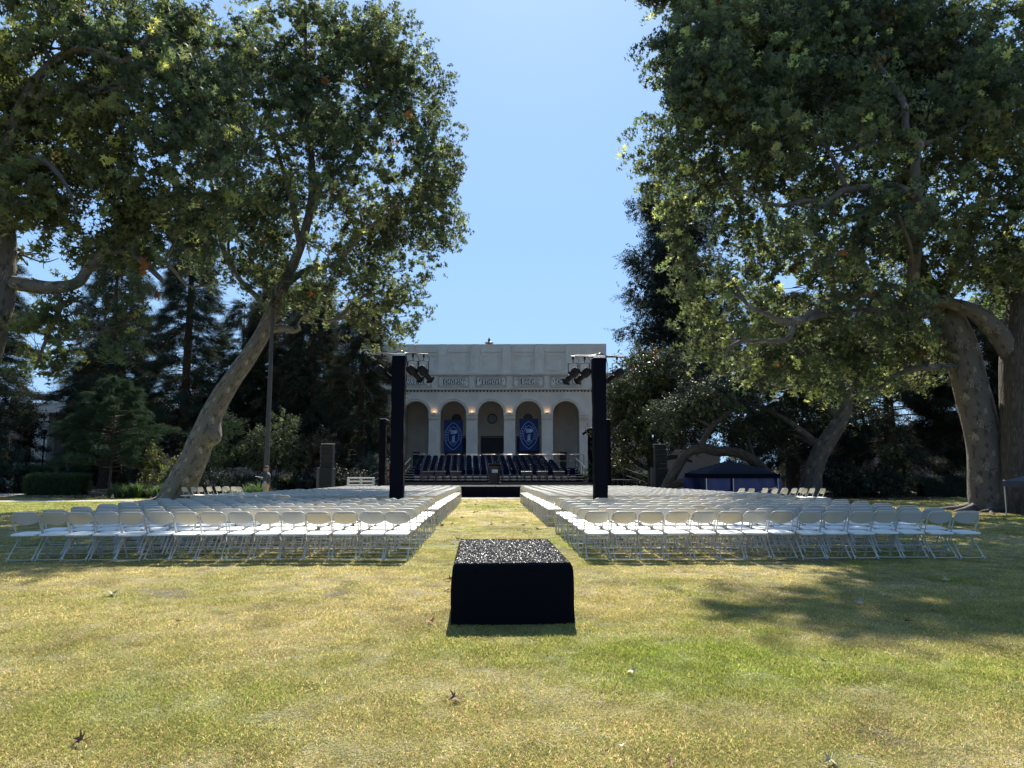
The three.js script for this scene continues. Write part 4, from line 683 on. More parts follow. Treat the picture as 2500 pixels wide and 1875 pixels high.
bigTree('sycamore_tree', 'big sycamore at the left edge with low hanging yellow-green branches', [-17.6, 0, -24],
  [[[-17.9, -0.4, -24, 1.0], [-17.7, 1.0, -24, 0.83], [-17.6, 2.1, -24, 0.78], [-17.0, 4.8, -24, 0.72], [-16.6, 7.3, -24, 0.66], [-16.6, 9.0, -24, 0.61], [-17.0, 10.8, -24, 0.48], [-17.7, 13.0, -24, 0.35], [-18.3, 16.4, -24, 0.21]]],
  [[[-16.3, 7.8, -24, 0.30], [-15.7, 7.7, -24, 0.28], [-14.7, 7.6, -24, 0.25], [-13.9, 7.8, -24, 0.22], [-13.5, 8.4, -24, 0.19], [-12.9, 8.9, -24, 0.18], [-12.0, 8.7, -24, 0.14], [-11.2, 8.0, -24, 0.10], [-11.0, 7.8, -24, 0.06]],
    [[-16.5, 9.0, -24, 0.28], [-16.2, 10.6, -23.5, 0.23], [-15.8, 11.6, -23.5, 0.20], [-14.9, 11.7, -23, 0.16], [-14.4, 11.4, -23, 0.11], [-13.5, 10.4, -22.5, 0.06], [-13.2, 9.7, -22.5, 0.03]],
    [[-17.0, 10.8, -24, 0.28], [-15.5, 13.7, -23, 0.20], [-14.7, 15.1, -23, 0.16], [-13.4, 15.3, -22.5, 0.14], [-12.6, 15.1, -22.5, 0.12], [-11.8, 14.6, -22, 0.10], [-11.3, 15.1, -22, 0.08], [-10.9, 15.9, -22, 0.04]],
    [[-14.7, 7.6, -24, 0.11], [-14.4, 7.1, -24, 0.09], [-14.8, 5.8, -24, 0.07], [-15.1, 4.8, -24, 0.04]],
    [[-14.4, 7.1, -24, 0.07], [-13.7, 7.1, -24, 0.06], [-13.2, 6.4, -24, 0.05], [-12.8, 6.2, -24, 0.03]],
    [[-12.9, 8.9, -24, 0.10], [-11.5, 8.8, -25, 0.08], [-11.0, 8.2, -26, 0.06], [-10.2, 8.3, -26, 0.03]]],
  [[-15.5, 16.3, -24, 2.8, 2.1], [-11.9, 14.2, -23, 2.4, 2.1], [-15.6, 13.6, -25, 2.5, 1.7], [-11.0, 11.6, -24, 2.4, 1.9], [-13.9, 10.4, -24, 2.8, 1.5], [-11.8, 9.7, -25, 1.9, 1.1], [-10.6, 14.6, -26, 1.5, 1.9], [-13.4, 17.6, -25.5, 2.8, 1.4], [-11.0, 17.6, -26.5, 1.8, 1.6], [-17.8, 14.2, -24, 2.2, 3.0], [-15.5, 10.6, -23, 1.6, 1.5], [-12.1, 7.4, -23, 1.0, 0.6], [-15.1, 5.7, -24, 1.0, 1.0], [-12.2, 6.0, -23, 0.8, 0.7], [-14.1, 6.8, -24, 0.8, 0.6], [-16.4, 9.0, -25, 1.4, 0.9]],
  4600, { seed: 8, bark: BARK.sycMid, thr: 0.43, light: [0.25, 0.26, 0.065], size: 1.1 });
const shadeTree = bigTree('sycamore_tree', 'great twin-trunked sycamore shading the right-hand chairs and lawn', [19, 0, -26],
  [[[19.1, -0.35, -26.5, 1.05], [19.0, 0.15, -26.5, 0.84], [18.9, 1.0, -26.5, 0.73], [18.9, 2.5, -26.5, 0.72], [18.6, 4.4, -26.5, 0.70], [18.3, 6.0, -26.5, 0.70], [17.9, 7.1, -26.5, 0.70], [17.5, 8.0, -26.5, 0.53], [16.8, 9.4, -26.5, 0.38], [16.6, 11.5, -26.5, 0.31], [17.0, 14.4, -26.5, 0.23], [17.5, 17.9, -26.5, 0.14]],
    [[19.6, -0.4, -25.5, 1.25], [19.6, 0.2, -25.5, 0.95], [19.6, 1.4, -25.5, 0.82], [19.7, 3.7, -25.5, 0.79], [19.8, 5.5, -25.5, 0.76], [20.1, 7.4, -25.5, 0.66], [21.0, 10.6, -25.5, 0.49], [21.7, 14.0, -25.5, 0.32], [22.1, 18.3, -25.5, 0.15]]],
  [[[19.8, 5.1, -25.5, 0.51], [19.4, 6.0, -25.5, 0.44], [18.8, 6.8, -25.5, 0.40], [18.1, 7.4, -25.5, 0.32], [17.2, 7.7, -25.5, 0.26], [16.2, 7.8, -25.5, 0.19], [15.2, 8.3, -25.5, 0.12], [13.9, 8.4, -25.5, 0.07]],
    [[17.2, 7.7, -26, 0.30], [16.1, 7.3, -25.6, 0.27], [15.6, 7.7, -25, 0.25], [15.2, 8.7, -24.2, 0.24], [15.0, 9.9, -23.4, 0.24], [14.6, 10.7, -22.8, 0.22], [14.6, 11.8, -22.8, 0.19], [14.8, 12.6, -22.8, 0.18], [14.4, 13.0, -22.8, 0.16], [14.5, 14.1, -23, 0.13], [14.6, 15.7, -24, 0.10], [14.7, 17.2, -25, 0.07], [15.0, 19.1, -26, 0.04]],
    [[14.5, 10.8, -22.8, 0.19], [13.6, 11.0, -22.6, 0.18], [12.2, 10.8, -22.4, 0.14], [11.6, 10.6, -22.2, 0.13], [11.0, 10.1, -22.2, 0.11], [10.6, 10.3, -22.2, 0.09], [9.8, 10.2, -22.4, 0.08], [9.2, 10.4, -22.6, 0.06], [8.8, 10.8, -22.8, 0.04], [8.2, 11.2, -23.4, 0.03]],
    [[12.0, 10.7, -22.4, 0.10], [11.8, 11.6, -22.6, 0.09], [11.6, 12.6, -23, 0.07], [11.1, 13.8, -24, 0.05], [10.6, 15.1, -25, 0.03]],
    [[16.7, 7.5, -26.6, 0.26], [14.2, 8.0, -25.4, 0.22], [12.1, 7.4, -24, 0.19], [10.3, 6.4, -22.8, 0.17], [9.7, 6.4, -22.8, 0.14], [9.2, 6.7, -23, 0.10], [8.8, 7.1, -23.4, 0.08], [8.6, 8.0, -24, 0.03]],
    [[10.2, 6.4, -22.8, 0.12], [9.9, 5.8, -22.8, 0.10], [9.1, 5.7, -22.8, 0.08], [8.4, 5.7, -22.9, 0.07], [8.0, 5.5, -23, 0.06], [7.9, 5.1, -23.2, 0.05]],
    [[18.2, 5.4, -26.5, 0.20], [16.7, 5.3, -26, 0.16], [15.8, 5.2, -26, 0.13], [14.8, 4.6, -26, 0.09], [14.3, 4.3, -26, 0.04]],
    [[17.2, 7.9, -26, 0.30], [19.0, 10.4, -27, 0.23], [21.2, 13.9, -28, 0.18], [22.1, 18.0, -28, 0.10]]],
  [[8.5, 13.9, -25, 2.6, 2.1], [7.1, 12.3, -25, 1.2, 1.6], [8.3, 16.5, -25.5, 1.2, 1.7], [11.0, 16.4, -26, 2.6, 2.5], [14.9, 18.1, -27, 2.8, 2.8], [10.6, 11.8, -26, 3.0, 1.9], [8.2, 9.9, -25, 1.6, 1.6], [8.8, 7.9, -25, 2.0, 1.3], [12.0, 8.6, -27, 2.5, 1.9], [8.9, 6.1, -25, 1.7, 1.0], [11.6, 5.9, -26, 2.0, 1.1], [15.2, 11.2, -28, 2.6, 2.8], [18.6, 16.3, -27, 3.0, 3.1], [20.6, 17.7, -26, 2.5, 3.0], [17.8, 11.4, -25, 2.7, 2.5], [19.4, 11.3, -24, 1.7, 2.8], [15.2, 6.5, -26.5, 2.1, 1.0], [13.6, 5.0, -26.2, 1.6, 0.9], [17.2, 9.0, -24, 2.0, 1.0], [9.9, 21.2, -30, 1.6, 1.3], [14.4, 21.2, -30, 3.4, 1.5], [20.4, 8.6, -26.5, 1.4, 1.0], [13.8, 13.8, -26, 2.5, 2.0], [17.5, 14.0, -23, 2.2, 1.8], [8.2, 15.6, -24.5, 1.4, 1.3], [10, 17.6, -26, 2.3, 1.8], [13, 18.2, -27, 2.4, 1.8], [9.4, 15.0, -24, 2.0, 1.3], [16.5, 18.8, -27.8, 2.6, 1.8], [12.5, 15.0, -24, 2.0, 1.3], [7.6, 14.8, -23.5, 1.5, 1.2], [9.6, 5.2, -25.5, 1.3, 0.7], [5.6, 28.4, -34.4, 1.7, 0.8], [6.9, 27.8, -34.0, 1.7, 0.8], [8.1, 27.0, -33.6, 1.8, 0.9], [9.6, 25.6, -32.6, 2.2, 1.0], [12.4, 25, -32.0, 2.4, 1.1], [15.2, 24.6, -31.4, 2.4, 1.1], [18, 24.4, -31.2, 2.4, 1.1], [10, 25.4, -33.0, 2.2, 1.0], [12.8, 24.8, -32.6, 2.4, 1.0], [15.8, 24.4, -32, 2.4, 1.0], [19, 24, -31.6, 2.4, 1.0], [9.8, 15.6, -26.5, 2.2, 1.2], [13.5, 15.6, -26.8, 2.4, 1.2], [17, 15.4, -26.5, 2.4, 1.2], [11, 19.4, -27, 2.6, 1.2], [14, 19.6, -27, 2.6, 1.2], [17, 18.6, -26, 2.4, 1.4], [7.6, 18.0, -26.5, 1.4, 0.9], [9, 18.6, -26.5, 2.2, 1.3], [13.4, 9.8, -22, 1.6, 0.9], [11.2, 9.0, -22.5, 1.7, 1.0], [13.0, 6.9, -23, 1.6, 0.8], [9.6, 12.4, -22.5, 1.4, 0.9], [12.8, 12.6, -21.8, 1.3, 0.9], [16.5, 5.8, -27.5, 2.0, 1.0]],
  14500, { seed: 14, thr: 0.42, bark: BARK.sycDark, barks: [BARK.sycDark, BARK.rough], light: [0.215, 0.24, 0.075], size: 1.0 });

foliage(shadeTree, 'crown', [[6.9, 28.0, -34.2, 1.6, 0.8], [8.4, 27.0, -33.6, 1.8, 0.9], [10, 25.8, -32.8, 2.2, 1.0], [12.6, 25, -32.2, 2.4, 1.1], [15.4, 24.6, -31.6, 2.4, 1.1], [18.4, 24.2, -31.4, 2.4, 1.1], [13.5, 21.6, -29.6, 3.0, 1.3], [17.5, 21, -29, 3.0, 1.4], [14, 17.8, -28, 2.8, 1.5], [18, 17, -27, 2.6, 1.6]].map((b) => [b[0] - 19, b[1], b[2] + 26, b[3], b[4]]), 4200, [SPRAY.mapleA, SPRAY.mapleB], LEAF.syc, { seed: 17, thr: 0.38, light: [0.215, 0.24, 0.075] });  // extra foliage, mostly above the view, added to deepen the lawn shade
for (const [label, x, z, R0, n, sd, bark] of [['left root flare', -15.45, -36, 0.8, 6, 1, BARK.sycMid], ['middle', 19.05, -26.5, 0.72, 7, 2, BARK.sycDark], ['right', 19.6, -25.5, 0.84, 7, 3, BARK.rough]]) {
  const r = rngOf(sd * 55), tree = scene.children.filter((o) => o.name.startsWith('sycamore_tree'))[sd === 1 ? 0 : 2], b = tree.position;
  for (let i = 0; i < n; i++) { const a = i / n * 6.283 + r() * 0.6, L = R0 * (1.3 + 1.1 * r()), c = Math.cos(a), s2 = Math.sin(a), g = groundY(z); part(tree, 'root', limbGeo([[x - b.x + c * R0 * 0.55, g + 0.55 - b.y, z - b.z + s2 * R0 * 0.55, 0.22], [x - b.x + c * R0 * 0.95, g + 0.16 - b.y, z - b.z + s2 * R0 * 0.95, 0.19], [x - b.x + c * (R0 + L * 0.5), g + 0.02 - b.y, z - b.z + s2 * (R0 + L * 0.5) + 0.1 * (r() - 0.5), 0.11], [x - b.x + c * (R0 + L), g - 0.08 - b.y, z - b.z + s2 * (R0 + L), 0.05]], 8, 0.12, i + sd), bark); }
}
// ---------------------------------------------------------------- trees behind
function conifer(label, x, z, h, w, n, o = {}) {
  const t = thing(o.name || 'conifer_tree', label, 'tree', [x, groundY(z), z], 0), r = rngOf(o.seed || Math.round(x * 31 + z)), up = V(0, 1, 0), R = (o.r ?? 0.02) * h, bot = o.bot ?? 0.08, set = [], br = [];
  part(t, 'trunk', limbGeo([[0, -0.2, 0, R * 1.25], [0, h * 0.05, 0, R], [0.05, h * 0.5, 0, R * 0.6], [0, h, 0, 0.03]], 12, 0.06, 2), BARK.red);
  const prof = o.prof || ((f) => Math.pow(1 - f, 0.7)); let az = r() * 6;
  const nb = o.nb ?? Math.round(h * 9);
  for (let i = 0; i < nb; i++) {
    const f = bot + (1 - bot) * Math.pow((i + r()) / nb, 0.9), y = h * f; az += 2.4 + (r() - 0.5); const L = w / 2 * prof(f) * (0.55 + 0.65 * r()) * (0.8 + 0.5 * noise2(Math.cos(az) * 1.5 + 5, f * h * 0.35, 0, 3)) + 0.25, dr = (o.droop ?? 0.35) * (0.4 + 1.3 * r());
    const P = (s) => V(Math.cos(az) * L * s, y + L * (0.18 * s - dr * s * s), Math.sin(az) * L * s), pts = [0, 0.5, 1].map((s) => { const p = P(s); return [p.x, p.y, p.z, Math.max(0.012, 0.012 * L * (1 - s) + 0.008)]; });
    br.push(limbGeo(pts, 4, 0, 1));
    const k = Math.max(4, Math.round(2.6 * n / nb * (0.4 + 1.2 * L / w)));
    for (let j = 0; j < k; j++) { const s = 0.2 + 0.85 * Math.sqrt(r()), p = P(Math.min(1, s)), side = (r() - 0.5) * 1.0, a2 = az + side * 1.6; p.x += (r() - 0.5) * 0.35 * L * 0.5; p.z += (r() - 0.5) * 0.35 * L * 0.5; p.y += (r() - 0.5) * 0.3;
      const dir = V(Math.cos(a2), -0.15 - (o.hang ?? 0.5) * r(), Math.sin(a2)).normalize(), q = new THREE.Quaternion().setFromUnitVectors(up, dir).multiply(new THREE.Quaternion().setFromAxisAngle(up, r() * 6.283)), s2 = (o.size ?? 1.2) * (0.65 + 0.6 * r()), tint = 0.6 + 0.8 * r();
      set.push([new THREE.Matrix4().compose(p, q, V(s2, s2, s2)), (r() < (o.tan ?? 0.06) ? [0.10, 0.07, 0.035] : (o.col || [0.028, 0.045, 0.026])).map((c) => c * tint)]); }
  }
  part(t, 'branches', br, BARK.red).userData.kind = 'stuff';
  const G = o.geos || [SPRAY.frondA, SPRAY.frondB], halves = [set.filter((_, i) => i % 2 === 0), set.filter((_, i) => i % 2)];
  halves.forEach((s, k) => { const m = shade(new THREE.InstancedMesh(G[k % G.length], o.mat || LEAF.matte, s.length)); m.name = 'crown'; m.userData.kind = 'stuff'; s.forEach(([mx, c], i) => { m.setMatrixAt(i, mx); m.setColorAt(i, new THREE.Color(...c)); }); t.add(m); });
  return t;
}
conifer('dark drooping conifer overlapping the left end of the concert hall', -10.3, -58, 15.5, 6.4, 2200, { seed: 1, bot: 0.05, hang: 1.0, prof: (f) => Math.pow(1 - f, 0.55), tan: 0.16, col: [0.03, 0.042, 0.024] });
conifer('dark conifer second from the concert hall on the left', -15.2, -62, 18, 6.5, 2200, { seed: 2, hang: 1.0, tan: 0.22, prof: (f) => Math.pow(1 - f, 0.5) });
conifer('brown-tinged conifer behind the tall lamp post', -20.2, -64, 16.5, 6.0, 1900, { seed: 3, tan: 0.3, hang: 0.9 });
conifer('tall conifer with open branches showing sky, right of the leaning trunk top', -21.5, -72, 23, 7.5, 2400, { seed: 4, bot: 0.10 });
conifer('tall straight conifer behind the lower leaning trunk', -25.3, -60, 25, 7.0, 2800, { seed: 5, bot: 0.10, nb: 260 });
conifer('tall dark conifer behind the round bushy evergreen', -31.5, -60, 22, 7.5, 2100, { seed: 6, bot: 0.04, prof: (f) => Math.pow(1 - f, 0.45), tan: 0.1 });
conifer('dark conifer behind and left of the round bushy evergreen', -36.5, -68, 13, 6, 1500, { seed: 7, bot: 0.36, prof: (f) => Math.pow(1 - f, 0.4) });
conifer('broad dark conifer at the far left behind the hedges', -41, -58, 19.5, 9.5, 2300, { seed: 8, bot: 0.08, prof: (f) => Math.pow(1 - f, 0.4) });
conifer('far-left dark conifer nearest the picture edge', -36.5, -50, 9.5, 5.5, 1200, { seed: 28, bot: 0.2, prof: (f) => Math.pow(1 - f, 0.4) });
conifer('round bushy fine-needled evergreen left of the leaning sycamore', -23.0, -44.5, 7.2, 6.6, 3200, { seed: 9, bot: 0.22, name: 'evergreen_tree', size: 0.55, nb: 70, prof: (f) => (f < 0.35 ? 0.75 + 0.25 * f / 0.35 : Math.pow(1.02 - (f - 0.35) / 0.65, 0.75)), droop: 0.05, hang: 0.25, tan: 0.0, col: [0.032, 0.062, 0.026], r: 0.012 });
conifer('dark conifer filling the gap above the clipped hedges at the left', -33.5, -66, 16, 8, 1700, { seed: 10, bot: 0.04, prof: (f) => Math.pow(1 - f, 0.4) });
conifer('dark conifer between the leaning trunk and the lamp post, farther back', -25.5, -74, 19, 8, 1700, { seed: 11, bot: 0.05, prof: (f) => Math.pow(1 - f, 0.45) });
conifer('dark conifer just left of the loudspeaker stack, farther back', -17.5, -70, 20, 7.5, 1800, { seed: 12, bot: 0.04, hang: 0.9, prof: (f) => Math.pow(1 - f, 0.5), tan: 0.15 });
for (const [lab, x, z, bl, n, sd] of [
  ['dark leafy tree mass behind the leaning sycamore trunk', -24, -64, [[0, 5, 0, 3.4, 3.4], [3.6, 4.2, 0, 2.8, 3.2], [-3.4, 4.0, 0, 2.8, 3.0], [1.4, 8.6, 0, 2.4, 2.2], [-2.2, 8.0, 0, 2.2, 2.0]], 3600, 101],
  ['dark leafy tree mass behind the loudspeaker stack at the left', -14.5, -66, [[0, 5.2, 0, 3.2, 3.6], [3.4, 4.2, 0, 2.4, 3.2], [-3.2, 4.6, 0, 2.6, 3.2], [0.6, 9.2, 0, 2.2, 2.2]], 3200, 102],
  ['dark leafy tree mass at the far left above the hedges', -43.5, -60, [[0, 5.4, 0, 3.0, 3.2], [4.0, 5.0, 0, 2.6, 2.8], [-4.4, 4.4, 0, 3.2, 3.4], [-1.6, 8.6, 0, 2.6, 2.2], [3.0, 8.4, 0, 2.2, 2.0]], 3600, 103]])
  bigTree('dark_tree', lab, [x, -0.17, z], [[[x, -0.3, z, 0.4], [x + 0.2, 3, z, 0.3], [x, 6, z, 0.2], [x + 0.3, 9, z, 0.08]]], [[[x, 3, z, 0.16], [x + 2, 4.4, z, 0.1], [x + 3.4, 5, z, 0.05]], [[x, 3.4, z, 0.16], [x - 2, 4.6, z, 0.1], [x - 3.2, 5, z, 0.05]]], bl.map((b) => [x + b[0], b[1], z + b[2], b[3], b[4]]), n, { seed: sd, bark: BARK.rough, geos: [SPRAY.ovalA, SPRAY.smallA], mat: LEAF.matte, size: 1.35, thr: 0.40, freq: 0.7, col: [0.02, 0.03, 0.02], light: [0.055, 0.065, 0.03], yellow: 0.01, brown: 0.01, twigs: 5 });
// tall dark tree right of the hall, a column of ragged clumps
bigTree('dark_tree', 'tall dark ragged tree right of the concert hall against the sky', [16.4, -0.17, -60], [[[16.3, -0.3, -60, 0.7], [16.4, 6, -60, 0.5], [16.5, 14, -60, 0.36], [16.6, 22, -60, 0.18], [16.6, 27, -60, 0.05]]],
  [[[16.4, 11.5, -60, 0.2], [14.6, 12.6, -59.6, 0.13], [12.6, 13.2, -59.2, 0.05]], [[16.5, 17, -60, 0.18], [14.4, 18.2, -60, 0.1], [12.6, 19, -60, 0.04]]],
  [[15.8, 24.6, -60, 2.1, 2.6], [13.4, 24.2, -60, 1.0, 0.7], [14.4, 19.4, -60, 2.6, 1.5], [17.2, 20, -60, 2.6, 3.0], [13.8, 16.6, -60, 2.0, 1.5], [16.6, 15.5, -60, 2.8, 2.6], [12.9, 13.0, -59.5, 1.9, 0.9], [15.6, 11.2, -60, 2.5, 2.0], [18.6, 12, -60, 2.4, 2.6], [14.2, 8.8, -60, 1.6, 1.6], [17.2, 7.6, -60, 3.2, 2.6], [19.6, 16.4, -60, 2.0, 2.4], [20.5, 9, -60, 2.0, 2.5], [13.0, 10.6, -59.8, 0.9, 0.6], [16.6, 18, -60, 2.4, 3.2], [16.4, 22.4, -60, 2.2, 2.2], [17.4, 13.5, -60.5, 3.0, 2.6], [14.9, 14.6, -60, 2.0, 1.6], [18.6, 23.6, -60, 2.2, 2.4]],
  12000, { seed: 21, bark: BARK.rough, geos: [SPRAY.ovalA, SPRAY.slimA], size: 1.2, mat: LEAF.matte, thr: 0.40, freq: 0.7, col: [0.018, 0.028, 0.018], light: [0.04, 0.055, 0.028], yellow: 0, brown: 0, droop: 0.5, twigs: 5 });
bigTree('glossy_leaved_tree', 'rounded glossy-leaved tree beside the right end of the hall', [10.4, -0.17, -45], [[[10.6, -0.3, -45, 0.5], [10.5, 1.2, -45, 0.36], [10.3, 2.6, -45, 0.28], [10.2, 5, -45, 0.16]]],
  [[[10.5, 1.4, -45, 0.2], [9.6, 1.7, -44.6, 0.16], [8.6, 2.5, -44.2, 0.1]], [[10.4, 1.8, -45, 0.2], [11.8, 2.2, -44.6, 0.16], [12.8, 1.9, -44.2, 0.09]], [[10.3, 2.8, -45, 0.16], [11.0, 4.2, -44.4, 0.1], [10.6, 5.2, -44, 0.06]]],
  [[9.6, 6.6, -45, 1.9, 2.0], [8.8, 3.6, -45, 1.7, 1.9], [10.6, 8.0, -45, 1.6, 1.1], [11.2, 5.2, -46, 2.2, 2.4], [9.9, 3.9, -44.4, 1.6, 1.6], [8.4, 5.6, -45, 1.0, 1.4], [12.6, 7.0, -46, 1.8, 1.6], [12.8, 4.2, -46, 1.8, 1.6]],
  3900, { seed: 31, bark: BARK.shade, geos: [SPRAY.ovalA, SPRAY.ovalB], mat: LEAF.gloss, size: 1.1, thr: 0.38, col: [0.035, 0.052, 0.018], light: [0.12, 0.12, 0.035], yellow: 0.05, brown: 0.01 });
bigTree('oak_tree', 'dark broad tree with a pale leaning trunk right of the tent', [17.3, -0.17, -38.5], [[[17.1, -0.3, -38, 0.95], [17.4, 0.5, -38, 0.68], [17.6, 1.4, -38, 0.57], [18.1, 2.5, -38, 0.53], [18.8, 3.5, -38, 0.52], [19.4, 4.5, -38, 0.44], [19.7, 6, -38, 0.35], [20.1, 8.1, -38, 0.22], [20.5, 10.2, -38, 0.11]]],
  [[[18.2, 2.6, -38, 0.24], [16.6, 4.2, -39, 0.18], [14.6, 5.4, -40, 0.1]], [[19.2, 4.2, -38, 0.22], [17.6, 6.2, -39, 0.14], [16.4, 7.6, -40, 0.07]]],
  [[14.0, 5.0, -40, 2.6, 2.2], [16.6, 6.2, -41, 2.8, 2.4], [19.4, 6.6, -40, 2.8, 2.4], [13.4, 7.6, -41, 2.2, 1.6], [16.6, 3.6, -41, 2.2, 1.3], [21.8, 7.2, -40, 2.4, 2.2], [18.8, 9.2, -40, 3.0, 1.8], [15.6, 8.6, -42, 2.6, 1.8], [21.4, 4.6, -41, 1.8, 1.2]],
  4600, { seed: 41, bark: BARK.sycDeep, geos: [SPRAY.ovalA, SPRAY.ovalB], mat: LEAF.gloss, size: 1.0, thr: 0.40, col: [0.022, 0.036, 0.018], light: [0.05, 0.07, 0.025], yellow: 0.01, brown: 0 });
bigTree('low_limbed_tree', 'tree with a thick low limb bending over the blue tarp tent', [11.4, -0.17, -37], [[[15.3, -0.3, -36.5, 0.30], [14.9, 0.5, -36.5, 0.26], [14.5, 1.2, -36.5, 0.26], [13.8, 1.9, -36.5, 0.27], [12.8, 2.35, -36.6, 0.28], [11.9, 2.4, -36.7, 0.30], [11.2, 2.55, -36.8, 0.31], [10.5, 2.3, -37, 0.27], [9.8, 1.4, -37, 0.30], [9.3, 0.4, -37, 0.36], [9.1, -0.4, -37, 0.5]]],
  [[[11.2, 2.5, -36.8, 0.25], [11.3, 3.0, -36.8, 0.21], [11.8, 3.7, -36.9, 0.18], [12.6, 4.3, -37.2, 0.14], [13.5, 4.8, -37.6, 0.08]], [[9.4, 0.6, -37, 0.26], [10.4, 0.9, -36.4, 0.2], [11.6, 1.2, -36.2, 0.12]]],
  [[12.4, 4.9, -38.4, 2.0, 1.2], [10.6, 4.2, -39, 1.5, 1.2], [14.2, 3.4, -38.8, 1.0, 0.6]],
  1500, { seed: 51, bark: BARK.shade, geos: [SPRAY.ovalA, SPRAY.smallA], mat: LEAF.gloss, size: 1.0, thr: 0.40, col: [0.025, 0.042, 0.02], light: [0.06, 0.075, 0.025], yellow: 0.02, brown: 0 });
for (const [lab, x, z, h, w, sd] of [['broad dark conifer behind the right-hand chairs', 26.5, -46, 13, 10, 61], ['dark conifer between the pale trunk and the twin sycamore', 31, -44, 12, 8.5, 62], ['dark conifer farthest right behind the twin sycamore', 37.5, -47, 17, 9.5, 63], ['dark conifer behind the right-hand oak', 22.5, -52, 15, 9, 64]])
  conifer(lab, x, z, h, w, 2300, { seed: sd, bot: sd > 61 && sd < 64 ? 0.24 : 0.13, hang: 0.8, prof: (f) => Math.pow(1 - f, 0.42), col: [0.02, 0.03, 0.02], r: 0.035, tan: 0.05 });
function bush(name, label, category, x, z, blobs, n, o) { const t = thing(name, label, category, [x, groundY(z), z], 0, o.group); if (o.stem !== false) part(t, 'stem', [0, 1, 2, 3].map((i) => limbGeo([[0.1 * Math.cos(i * 1.7), -0.1, 0.1 * Math.sin(i * 1.7), 0.05], [blobs[0][3] * 0.3 * Math.cos(i * 1.7), blobs[0][1] * 0.6, 0.3 * Math.sin(i * 1.7), 0.03], [blobs[0][3] * 0.6 * Math.cos(i * 1.7), blobs[0][1] * 1.1, 0.5 * Math.sin(i * 1.7), 0.015]], 6, 0.1, i)), BARK.rough); foliage(t, 'foliage', blobs, n, o.geos, o.mat || LEAF.soft, o); return t; }
const G1 = [SPRAY.smallA], GO = [SPRAY.ovalA, SPRAY.ovalB];
bush('young_tree', 'light-leaved young tree just right of the lamp post', 'tree', -13.9, -47, [[0, 3.2, 0, 1.5, 1.6], [0.5, 4.5, 0, 0.8, 0.9], [-1.2, 2.6, 0, 1.1, 0.9], [1.0, 2.4, 0, 0.9, 0.8]], 900, { seed: 71, geos: GO, thr: 0.40, col: [0.045, 0.065, 0.03], light: [0.10, 0.12, 0.05] });
bush('young_tree', 'thin green young tree left of the lamp post', 'tree', -17.6, -47, [[0, 3.0, 0, 1.9, 1.3], [0.6, 4.2, 0, 1.0, 0.8], [-1.4, 2.4, 0, 0.9, 0.6]], 800, { seed: 72, geos: [SPRAY.slimA, SPRAY.smallA], mat: LEAF.matte, thr: 0.40, col: [0.03, 0.055, 0.025], light: [0.06, 0.09, 0.03] });
bush('shrub', 'glossy shrub with pale glints between the evergreen and the leaning trunk', 'shrub', -20.6, -46, [[0, 1.7, 0, 1.0, 1.2], [0.6, 0.8, 0, 0.8, 0.8]], 420, { seed: 73, geos: GO, thr: 0.38, col: [0.03, 0.045, 0.025] });
bush('shrub', 'brown-leaved shrub between the young tree and the loudspeaker stack', 'shrub', -11.6, -48, [[0, 2.0, 0, 1.3, 1.5], [0.6, 3.2, 0, 0.8, 0.8]], 650, { seed: 74, geos: GO, mat: LEAF.matte, thr: 0.38, col: [0.06, 0.045, 0.03], light: [0.10, 0.08, 0.045] });
bush('shrub', 'glossy dark shrub at the foot of the hall, right of the stage', 'shrub', 8.6, -50, [[0, 1.4, 0, 1.5, 1.3], [1.2, 0.9, 0, 1.0, 0.9]], 800, { seed: 75, geos: GO, thr: 0.36, col: [0.02, 0.034, 0.02], light: [0.05, 0.06, 0.03] });
bush('shrub', 'white-flecked shrub at the foot of the hall, left of the stage', 'shrub', -8.1, -52, [[0, 1.6, 0, 1.0, 1.0], [-0.7, 1.0, 0, 0.9, 0.9]], 420, { seed: 76, geos: GO, thr: 0.38, col: [0.05, 0.06, 0.04], light: [0.12, 0.13, 0.09] });
bush('shrub', 'pale green shrub before the right-hand wall', 'shrub', 24.9, -42.5, [[0, 1.1, 0, 0.7, 1.0], [-0.2, 2.2, 0, 0.6, 0.7]], 320, { seed: 77, geos: GO, thr: 0.38, col: [0.05, 0.065, 0.03], light: [0.14, 0.15, 0.06] });
bush('shrub', 'dark shrub right of the tent beneath the pale leaning trunk', 'shrub', 20.4, -41, [[0, 0.9, 0, 1.6, 0.9], [2.2, 0.8, 0, 1.5, 0.8]], 700, { seed: 78, geos: GO, thr: 0.36, col: [0.018, 0.028, 0.018], light: [0.035, 0.045, 0.02] });
bush('shrub', 'dark low shrubs behind the angled chairs at the left', 'shrub', -16.6, -44, [[0, 0.7, 0, 2.2, 0.7], [2.4, 0.6, 0, 1.4, 0.6], [-2.2, 0.6, 0, 1.2, 0.6]], 900, { seed: 79, geos: G1, thr: 0.34, size: 1.3, col: [0.018, 0.028, 0.016], light: [0.03, 0.045, 0.018], yellow: 0 });
bush('shrub', 'dark mass of shrub under the conifers left of the loudspeaker stack', 'shrub', -10.2, -45.5, [[0, 0.7, 0, 1.8, 0.8], [2.0, 0.6, 0, 1.2, 0.6]], 700, { seed: 80, geos: GO, thr: 0.36, col: [0.016, 0.024, 0.016], light: [0.03, 0.04, 0.02], yellow: 0 });
